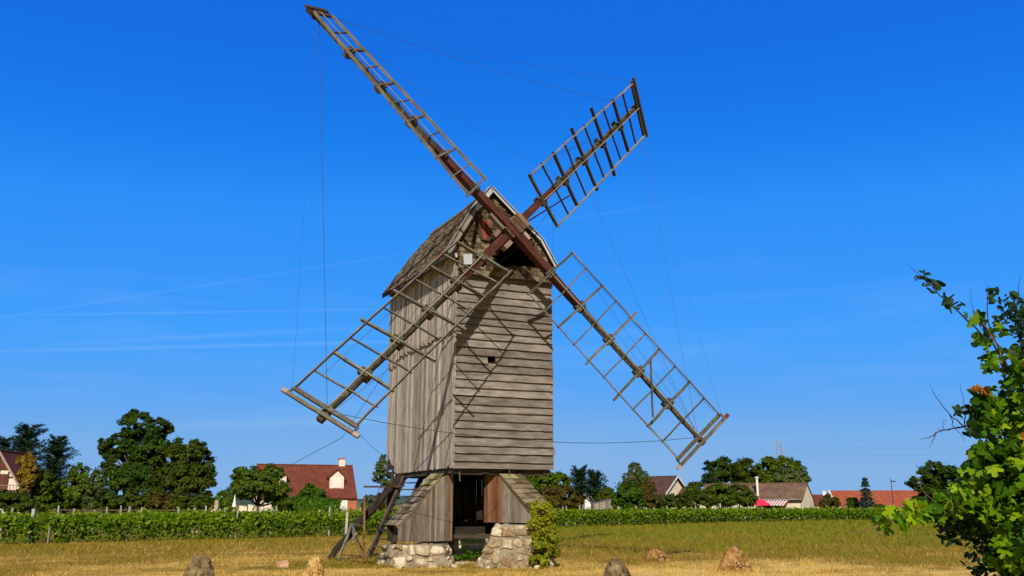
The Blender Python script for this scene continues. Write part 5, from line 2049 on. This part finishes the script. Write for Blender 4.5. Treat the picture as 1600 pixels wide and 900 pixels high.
mb.tube([O + p * (L4 - 0.1) - q * 0.1 + U * 0.05, O + p * (L4 - 0.1) - q * 0.1 + U * (e4 - 0.1)], 0.05, 6)
mb.tube([O + p * 0.2 - q * 0.42 + U * (e4 - 0.12), O + p * L4 - q * 0.42 + U * (e4 - 0.12)], 0.06, 6)
mb.build('gutter', 'metal', r4, world=True)
mb = MB()
mb.tube([O + p * (L4 + 0.06) + q * 3.4 + U * 0.0, O + p * (L4 + 0.06) + q * 3.4 + U * 1.9], 0.035, 6)
mb.build('drain_pipe', 'metal', r4, world=True)

# parasol on the terrace
pb = O + p * 8.9 - q * 3.0
par = empty('parasol', (pb[0], pb[1], 0))
tag(par, 'open hot pink parasol in front of the striped awning', 'parasol')
mb = MB()
ring = []
for (f, z) in ((0.02, 2.35), (0.5, 2.15), (1.0, 1.72), (1.02, 1.6)):
    ring.append([pb + V(math.cos(2 * math.pi * k / 16) * f * 1.25, math.sin(2 * math.pi * k / 16) * f * 1.25, z - (0.06 if k % 2 and f > 0.9 else 0)) for k in range(16)])
mb.loft(ring, 0.5, 0, caps=False)
mb.build('canopy', 'parasol', par, world=True)
mb = MB()
mb.tube([pb, pb + V(0, 0, 2.5)], 0.03, 6)
mb.build('pole', 'white', par, world=True)

# long red roofed building and its lower neighbour
ang5 = R(-7)
D5 = 150
p5 = V(math.cos(ang5), math.sin(ang5), 0)
O5 = V(X(1309, D5 + 0.5), D5 + 0.5, 0)
r5, rf5, O, p, q, U = house('farm_building', 'long white walled building under a bright orange red roof', O5, ang5, 20, 9.0, float(Z(792, D5)), float(Z(767.5, D5 + 4)), 'white', 'tile_red', 0.4, 0.2)
mb = MB()
A_ = O - p * 0.25 - q * 0.42 + U * float(Z(793, D5))
B_ = O - p * 0.25 + q * 4.5 + U * (float(Z(767.5, D5 + 4)) + 0.1)
mb.beam(A_, B_, 0.25, 0.2, U)
mb.build('verge_board', 'white', r5, world=True)
O6 = V(X(1245, D5 + 12), D5 + 12, 0)
r6, rf6, O, p, q, U = house('farm_building', 'lower building with a dull red roof, left of the bright red roof', O6, ang5, 10.6, 8.0, 1.7, float(Z(774, D5 + 16)), 'white', 'tile_wine', 0.3, 0.2)
mb = MB()
cc = O + p * 5.8 + q * 4
mb.box(cc + U * (float(Z(774, D5 + 16)) + 0.2), p, q, U, 0.55, 0.5, 1.2, 0.5)
mb.build('chimney', 'white', rf6, world=True)

# white house and grey shed
D7 = 112
O7 = V(X(914, D7), D7, 0)
r7, rf7, O, p, q, U = house('village_house', 'white house half hidden behind the pines and the grey shed', O7, R(8), 3.6, 5.0, float(Z(777, D7)), float(Z(770, D7 + 2)), 'white', 'white', 0.1, 0.1)
window(O + p * 2.6 - q * 0.02 + U * 1.5, p, q, 0.8, 1.0, r7)
D8 = 94
sh = empty('shed', (X(943, D8), D8 + 1, 0))
tag(sh, 'grey board shed with a slanting top at the back of the vineyard', 'shed')
c1, c2 = V(X(926, D8), D8, 0), V(X(960, D8), D8, 0)
z1, z2 = float(Z(787, D8)), float(Z(778, D8))
mb = MB()
n_ = 12
for k in range(n_):
    a, b = c1 + (c2 - c1) * k / n_, c1 + (c2 - c1) * (k + 0.96) / n_
    za, zb = z1 + (z2 - z1) * k / n_, z1 + (z2 - z1) * (k + 0.96) / n_
    mb.prism([a, b, b + V(0, 0, zb), a + V(0, 0, za)], V(0, 0.05, 0))
mb.prism([c1 + V(0.02, 0.06, 0), c2 + V(-0.02, 0.06, 0), c2 + V(-0.02, 0.06, z2 - 0.05), c1 + V(0.02, 0.06, z1 - 0.05)], V(0, 2.2, 0))
mb.build('wall', 'greywood', sh, world=True)
mb = MB()
a, b = c1 + V(-0.1, -0.1, z1), c2 + V(0.1, -0.1, z2)
mb.loft([[a, b, b + V(0, 2.5, 0), a + V(0, 2.5, 0)], [x_ + V(0, 0, 0.05) for x_ in (a, b, b + V(0, 2.5, 0), a + V(0, 2.5, 0))]], 0.5)
mb.build('roof', 'slate', sh, world=True)

# slate roofed house glimpsed behind the foreground leaves
D9 = 118
O9 = V(X(1476, D9), D9, 0)
r9, rf9, O, p, q, U = house('village_house', 'house with a brown roof and tall grey chimney glimpsed behind the foreground leaves', O9, R(-4), 8, 7, 2.6, float(Z(758, D9 + 3)), 'cream', 'tile_brown', 0.3, 0.2)
mb = MB()
cc = O + p * 0.7 + q * 3.4
zt9 = float(Z(734, D9 + 3))
mb.loft([[cc + p * a_ * 0.75 + q * b2 * 0.5 + U * 3.5 for (a_, b2) in ((-1, -1), (1, -1), (1, 1), (-1, 1))],
         [cc + p * (a_ * 0.45 + 0.1) + q * b2 * 0.4 + U * zt9 for (a_, b2) in ((-1, -1), (1, -1), (1, 1), (-1, 1))]], 0.5)
mb.build('chimney', 'slate', rf9, world=True)

# pieces of garden wall under the walnut tree, stone pier, folded parasol
Dw = 90
mb = MB()
for (xa, xb, tp) in ((374, 386, 790), (388, 396, 788), (402, 412, 783), (413, 425, 781)):
    a, b = V(X(xa, Dw), Dw, 0), V(X(xb, Dw), Dw, 0)
    zt_ = float(Z(tp, Dw))
    mb.prism([a, b, b + V(0, 0, zt_ - 0.1), a + V(0, 0, zt_)], V(0, 0.25, 0))
mb.prism([V(X(372, Dw), Dw + 0.3, 0), V(X(428, Dw), Dw + 0.3, 0), V(X(428, Dw), Dw + 0.3, 1.2), V(X(372, Dw), Dw + 0.3, 1.2)], V(0, 0.2, 0))
o = mb.build('garden_wall', 'cream')
tag(o, 'pale broken garden wall under the walnut tree', 'wall')
mb = MB()
x0 = X(337, 70)
mb.loft([[V(x0 - 0.5, 70, 0), V(x0 + 0.25, 70, 0), V(x0 + 0.25, 70.5, 0), V(x0 - 0.5, 70.5, 0)],
         [V(x0 - 0.45, 70, 1.15), V(x0 + 0.25, 70, 1.15), V(x0 + 0.25, 70.5, 1.15), V(x0 - 0.45, 70.5, 1.15)],
         [V(x0 - 0.12, 70.05, 1.35), V(x0 + 0.2, 70.05, 1.35), V(x0 + 0.2, 70.4, 1.35), V(x0 - 0.12, 70.4, 1.35)],
         [V(x0 - 0.1, 70.05, 2.0), V(x0 + 0.16, 70.05, 2.0), V(x0 + 0.16, 70.4, 2.0), V(x0 - 0.1, 70.4, 2.0)]], 0.5)
o = mb.build('barbecue', 'stone')
tag(o, 'small pale stone barbecue with a short flue at the edge of the vines', 'barbecue')
px0 = X(366, 78)
fp = empty('folded_parasol', (px0, 78, 0))
tag(fp, 'folded white parasol left of the walnut tree', 'parasol')
mb = MB()
zA, zB = float(Z(779, 78)), float(Z(792, 78))
mb.tube([V(px0, 78, zA + 0.2), V(px0, 78, zA), V(px0, 78, zB)], [0.05, 0.07, 0.2], 10)
mb.build('canopy', 'canvas', fp, world=True)
mb = MB()
mb.tube([V(px0, 78, 0), V(px0, 78, zA + 0.35)], 0.03, 6)
mb.build('pole', 'white', fp, world=True)

# rail fence under the oaks
rf = empty('rail_fence', (X(200, 72), 72, 0))
tag(rf, 'low brown rail fence under the oak and dome shaped trees', 'fence')
mb = MB()
for k in range(30):
    x = X(80 + k * 8.6, 72)
    mb.beam(V(x, 72, 0), V(x, 72, float(Z(796, 72))), 0.07, 0.07)
mb.build('post', 'darkwood', rf, world=True)
mb = MB()
mb.beam(V(X(78, 72), 71.93, float(Z(797, 72))), V(X(332, 72), 71.93, float(Z(797, 72))), 0.06, 0.1)
mb.beam(V(X(78, 72), 71.93, float(Z(797, 72)) - 0.5), V(X(332, 72), 71.93, float(Z(797, 72)) - 0.5), 0.06, 0.1)
mb.build('rail', 'darkwood', rf, world=True)

# car between the cream gable and the red roof
cx0 = X(1294, 122)
car = empty('parked_car', (cx0, 122, 0))
tag(car, 'pale blue car half hidden by vines beside the cream gable end', 'car')
mb = MB()
prof = [(-2.0, 0.3), (-2.0, 0.85), (-1.25, 0.95), (1.9, 0.98), (2.0, 0.7), (2.0, 0.3)]
mb.prism([V(cx0 + a, 121.2, b) for a, b in prof], V(0, 1.7, 0))
top_ = [(-1.05, 0.97), (-0.5, 1.5), (1.1, 1.52), (1.8, 1.0)]
mb.loft([[V(cx0 + a, 121.25, b) if i in (0, 3) else V(cx0 + a, 121.45, b) for i, (a, b) in enumerate(top_)],
         [V(cx0 + a, 122.85, b) if i in (0, 3) else V(cx0 + a, 122.65, b) for i, (a, b) in enumerate(top_)]], 0.5)
mb.build('body', 'carpaint', car, world=True)
mb = MB()
mb.prism([V(cx0 - 0.72, 121.30, 1.02), V(cx0 + 0.25, 121.30, 1.02), V(cx0 + 0.25, 121.41, 1.42), V(cx0 - 0.42, 121.41, 1.42)], V(0, 0.02, 0))
mb.prism([V(cx0 + 0.33, 121.30, 1.02), V(cx0 + 1.45, 121.30, 1.02), V(cx0 + 1.05, 121.41, 1.42), V(cx0 + 0.33, 121.41, 1.42)], V(0, 0.02, 0))
mb.build('side_window', 'glass', car, world=True)
for e in (-1.25, 1.25):
    mb = MB()
    mb.tube([V(cx0 + e, 121.15, 0.32), V(cx0 + e, 121.4, 0.32)], 0.32, 16)
    mb.build('wheel', 'rubber', car, world=True)

# street lamp, pylon
lx, ly = X(1396, 118), 118
lp = empty('street_lamp', (lx, ly, 0))
tag(lp, 'thin dark street lamp before the right end of the red roof', 'street lamp')
mb = MB()
zt_ = float(Z(751, ly))
mb.tube([V(lx, ly, 0), V(lx, ly, zt_), V(lx - 0.05, ly, zt_ + 0.3)], [0.07, 0.05, 0.03], 6)
mb.build('pole', 'wire', lp, world=True)
mb = MB()
mb.box(V(lx + 0.28, ly, zt_ - 0.1), V(1, 0, 0), V(0, 1, 0), V(0, 0, 1), 0.55, 0.25, 0.16)
mb.build('lamp_head', 'wire', lp, world=True)

DP = 420
pxp = X(1224, DP)
py_l = empty('electricity_pylon', (pxp, DP, 0))
tag(py_l, 'lattice electricity pylon rising above the trees behind the brown roof', 'pylon')
mb = MB()
ztp = float(Z(690, DP))
for sx_ in (-1, 1):
    for sy_ in (-1, 1):
        mb.beam(V(pxp + sx_ * 3.2, DP + sy_ * 3.2, 0), V(pxp + sx_ * 0.8, DP + sy_ * 0.8, ztp), 0.13, 0.13)
for k in range(12):
    f0, f1 = k / 12, (k + 1) / 12
    w0_, w1_ = 3.2 - 2.4 * f0, 3.2 - 2.4 * f1
    for y_ in (-1, 1):
        mb.beam(V(pxp - w0_, DP + y_ * w0_, ztp * f0), V(pxp + w1_, DP + y_ * w1_, ztp * f1), 0.07, 0.07)
        mb.beam(V(pxp + w0_, DP + y_ * w0_, ztp * f0), V(pxp - w1_, DP + y_ * w1_, ztp * f1), 0.12, 0.12)
for zf in (0.8, 0.9, 1.0):
    mb.beam(V(pxp - 4.0, DP, ztp * zf), V(pxp + 4.0, DP, ztp * zf), 0.15, 0.15)
mb.build('lattice', 'metal', py_l, world=True)
for zf in (0.8, 0.9, 1.0):
    a = V(pxp + 3.8, DP, ztp * zf - 0.6)
    b = V(X(1760, 330), 330, ztp * zf - 3)
    wire([to_local(py_l, a), to_local(py_l, b)], r=0.018, sag=4.0, n=24, name='cable', parent=py_l)


# ================================================================== SHRUB AT THE PIER
def pier_shrub():
    base = gp(852, 886)
    root = empty('shrub', (base[0], base[1], 0))
    tag(root, 'yellow green leafy shrub climbing the right side of the taller pier', 'shrub')
    D = 24.3
    blobs = [(846, 800, 18, 20), (850, 822, 22, 20), (848, 845, 22, 20), (856, 864, 19, 17), (838, 794, 12, 12), (864, 836, 12, 22), (846, 874, 16, 12), (860, 812, 14, 14)]
    p, nr = crown_points(blobs, D, 10000, clump=0.4, depth=0.8)
    ok = p[:, 2] > 0.03
    p, nr = p[ok], nr[ok]
    np_mesh('foliage', leaf_quads(p, nr + V(0, -0.5, 0), 0.032 * rng.lognormal(0, 0.3, len(p))), 4, 'lf_lime', clump_tone(p, 0.4), root, world=True)
    mb = MB()
    for b in blobs:
        limb(mb, V(base[0] + random.gauss(0, 0.08), base[1], 0), at(b[0], b[1], D), 0.02, 0.006, 6, 0.12)
    limb(mb, at(856, 810, D), at(846, 755, D), 0.008, 0.003, 6, 0.05)
    mb.build('stem', 'stem', root, world=True)


pier_shrub()
# undergrowth in the gap between the piers
pg = gp(722, 876)
gr = empty('shrub', (pg[0], pg[1] + 0.8, 0))
tag(gr, 'low dark green undergrowth in the shady gap between the piers', 'shrub')
p, nr = crown_points([(716, 872, 16, 6), (735, 868, 16, 7), (725, 876, 12, 4)], 26.0, 1500, depth=0.8)
ok = p[:, 2] > 0.02
np_mesh('foliage', leaf_quads(p[ok], nr[ok], 0.035 * rng.lognormal(0, 0.3, ok.sum())), 4, 'lf_bright', clump_tone(p[ok], 0.4), gr, world=True)


# ================================================================== FOREGROUND VINE AND SHRUB AT RIGHT
GRAPE = []
for k in range(20):
    a = 2 * math.pi * k / 20
    lob = 0.72 + 0.22 * math.cos(5 * (a - math.pi / 2)) + 0.07 * math.cos(10 * a)
    if abs(a - 1.5 * math.pi) < 0.2:
        lob = 0.28
    GRAPE.append((math.cos(a) * lob, math.sin(a) * lob))
GRAPE = np.array(GRAPE)
OVAL = np.array([(math.cos(2 * math.pi * k / 10) * 0.5 * (1 - 0.15 * math.sin(2 * math.pi * k / 10)), math.sin(2 * math.pi * k / 10)) for k in range(10)])


def shaped_leaves(name, shape, c, nrm, tipd, size, mat, tone, parent, cup=0.22):
    """each leaf: a cupped fan of triangles with its own outline"""
    n = nrm / (np.linalg.norm(nrm, axis=1, keepdims=True) + 1e-9)
    t = tipd - (tipd * n).sum(1, keepdims=True) * n
    t /= np.linalg.norm(t, axis=1, keepdims=True) + 1e-9
    s = np.cross(t, n)
    k = len(shape)
    N = len(c)
    sx = shape[:, 0][None, :, None]
    sy = shape[:, 1][None, :, None]
    fold = rng.uniform(-0.1, 0.65, (N, 1, 1)) + cup
    wave = rng.normal(0, 0.05, (N, k, 1))
    zoff = -(np.abs(sx) * fold) - 0.25 * sy ** 2 * rng.uniform(-0.2, 0.8, (N, 1, 1)) + wave
    ring = c[:, None, :] + (s[:, None, :] * sx + t[:, None, :] * sy + n[:, None, :] * zoff) * size[:, None, None]
    ctr = np.repeat(c[:, None, :], k, 1)
    nxt = np.roll(ring, -1, axis=1)
    tri = np.stack([ctr, ring, nxt], 2).reshape(-1, 3)
    return np_mesh(name, tri, 3, mat, np.repeat(tone, k), parent, world=True)


def in_blobs(blobs, n, Y0, Yd):
    P = []
    ar = np.array([b[2] * b[3] for b in blobs], float)
    cnt = rng.multinomial(n, ar / ar.sum())
    for b, m in zip(blobs, cnt):
        d = rng.normal(size=(m, 3))
        d /= np.linalg.norm(d, axis=1, keepdims=True)
        d *= rng.random((m, 1)) ** 0.38
        Yb = Y0 + (b[4] if len(b) > 4 else 0)
        for q_ in d:
            P.append(at(b[0] + q_[0] * b[2], b[1] + q_[2] * b[3], Yb + q_[1] * Yd))
    return np.array(P)


def foreground():
    Y0 = 5.6
    sunv = np.array(SUN)
    # grapevine
    gv = empty('grapevine', (X(1590, Y0), Y0, 0))
    tag(gv, 'sunlit grapevine with big lobed leaves at the right edge, reaching left over the meadow', 'vine')
    blobs = [(1600, 570, 30, 36), (1610, 625, 56, 50), (1545, 640, 30, 34), (1590, 700, 70, 60), (1545, 735, 44, 40), (1600, 790, 80, 60), (1540, 790, 60, 42), (1500, 780, 34, 28),
             (1470, 795, 30, 22, -0.1), (1435, 800, 32, 18, -0.2), (1405, 806, 22, 12, -0.3), (1378, 818, 14, 10, -0.3), (1610, 860, 70, 50), (1530, 500, 12, 12), (1515, 497, 12, 10), (1536, 528, 16, 14), (1548, 560, 18, 18), (1562, 520, 14, 14)]
    c = in_blobs(blobs, 1750, Y0, 0.42)
    N = len(c)
    nr = rng.normal(0, 0.75, (N, 3)) + sunv * 0.3 + V(0.0, -0.1, 0.35)
    tip_ = rng.normal(0, 0.45, (N, 3)) + V(-0.2, -0.1, -0.9)
    size = 0.042 * rng.lognormal(0, 0.34, N)
    tone = np.clip(0.42 + rng.normal(0, 0.3, N) + 0.3 * (c[:, 0] < X(1460, Y0)), 0, 1)
    shaped_leaves('foliage', GRAPE, c, nr, tip_, size, 'lf_grape', tone, gv)
    mb = MB()
    def shoot(pts, r0, r1, m_=mb):
        P = [at(a, b, Y0 + (dy if len_ == 3 else 0)) for (a, b, *rest) in pts for len_, dy in [(2 + len(rest), rest[0] if rest else 0)]]
        fine_ = []
        for a, b in zip(P, P[1:]):
            for k in range(4):
                fine_.append(a + (b - a) * k / 4 + rng.normal(0, 0.004, 3))
        fine_.append(P[-1])
        m_.tube(fine_, list(np.linspace(r0, r1, len(fine_))), 6, 0.5)
    shoot([(1600, 860), (1570, 800), (1500, 790), (1430, 798, -0.2), (1380, 818, -0.3), (1345, 832, -0.3), (1312, 829, -0.3)], 0.009, 0.002)
    shoot([(1620, 900), (1600, 780), (1580, 640), (1560, 540), (1535, 505)], 0.012, 0.004)
    shoot([(1600, 740), (1555, 760), (1520, 752), (1505, 745)], 0.007, 0.003)
    shoot([(1470, 790), (1445, 770), (1430, 745)], 0.004, 0.002)
    shoot([(1640, 1500), (1630, 1050), (1620, 900)], 0.03, 0.014)
    mb.build('stem', 'stem', gv, world=True)
    # autumn leaves
    b2 = [(1526, 607, 10, 6, -0.25), (1541, 611, 6, 6, -0.25), (1597, 684, 4, 4, -0.45)]
    c = in_blobs(b2, 24, Y0, 0.05)
    N = len(c)
    shaped_leaves('autumn_leaves', OVAL, c, rng.normal(0, 0.5, (N, 3)) + sunv, rng.normal(0, 0.5, (N, 3)) + V(0, 0, -0.6), 0.019 * rng.lognormal(0, 0.3, N), 'lf_orange', rng.random(N), gv)
    # the tree it climbs on
    wt = empty('plum_tree', (X(1640, Y0 + 0.3), Y0 + 0.3, 0))
    tag(wt, 'dark small leaved tree with one bare twig, under the grapevine at right', 'tree')
    b3 = [(1443, 434, 16, 12), (1460, 445, 12, 12), (1478, 468, 12, 10), (1492, 478, 12, 9), (1550, 462, 14, 16), (1580, 478, 22, 22), (1600, 500, 30, 34), (1566, 500, 16, 14), (1625, 560, 40, 60),
          (1540, 655, 22, 18), (1522, 676, 18, 10), (1500, 640, 9, 14), (1590, 640, 50, 40, 0.35), (1590, 740, 70, 60, 0.4), (1530, 825, 46, 40, 0.1), (1490, 832, 26, 18, 0.0), (1475, 812, 24, 16, 0.1), (1570, 870, 70, 40, 0.1), (1620, 800, 70, 80, 0.4), (1555, 785, 50, 40, 0.35), (1610, 900, 60, 50)]
    c = in_blobs(b3, 2700, Y0 + 0.05, 0.26)
    N = len(c)
    shaped_leaves('foliage', OVAL, c, rng.normal(0, 0.6, (N, 3)) + sunv * 0.35 + V(0, 0, 0.3), rng.normal(0, 0.6, (N, 3)) + V(-0.3, 0, -0.4), 0.025 * rng.lognormal(0, 0.3, N), 'lf_oval',
                  np.clip(0.4 + rng.normal(0, 0.22, N), 0, 1), wt, cup=0.3)
    mb = MB()
    sh_ = lambda pts, r0, r1: shoot(pts, r0, r1, mb)
    sh_([(1640, 700, 0.2), (1590, 600, 0.1), (1550, 535), (1500, 490), (1470, 462), (1440, 432), (1418, 414)], 0.009, 0.0012)
    sh_([(1590, 600, 0.1), (1548, 520), (1542, 480), (1543, 444)], 0.007, 0.0015)
    sh_([(1600, 560), (1585, 500), (1594, 430)], 0.007, 0.0012)
    sh_([(1550, 535), (1520, 490), (1517, 448)], 0.003, 0.001)
    sh_([(1600, 690, 0.1), (1525, 668), (1505, 666), (1475, 672), (1453, 683), (1438, 686)], 0.009, 0.0015)
    sh_([(1505, 666), (1485, 648), (1462, 620), (1452, 602)], 0.004, 0.0012)
    sh_([(1462, 676), (1458, 690), (1450, 698)], 0.003, 0.001)
    sh_([(1484, 650), (1490, 668), (1508, 690)], 0.003, 0.001)
    sh_([(1470, 674), (1464, 668)], 0.002, 0.001)
    sh_([(1509, 664), (1508, 640), (1500, 600)], 0.004, 0.001)
    sh_([(1475, 672), (1473, 660), (1478, 655)], 0.002, 0.001)
    sh_([(1600, 900), (1540, 850), (1500, 815), (1480, 830)], 0.008, 0.002)
    sh_([(1620, 900), (1560, 880), (1535, 860), (1520, 870)], 0.008, 0.002)
    base = V(X(1660, Y0 + 0.3), Y0 + 0.3, -0.05)
    tp = at(1640, 700, Y0 + 0.2)
    limb(mb, base, at(1645, 1000, Y0 + 0.3), 0.05, 0.035, 5, 0.02)
    limb(mb, at(1645, 1000, Y0 + 0.3), tp, 0.035, 0.018, 6, 0.03)
    mb.build('branch', 'twig', wt, world=True)


foreground()
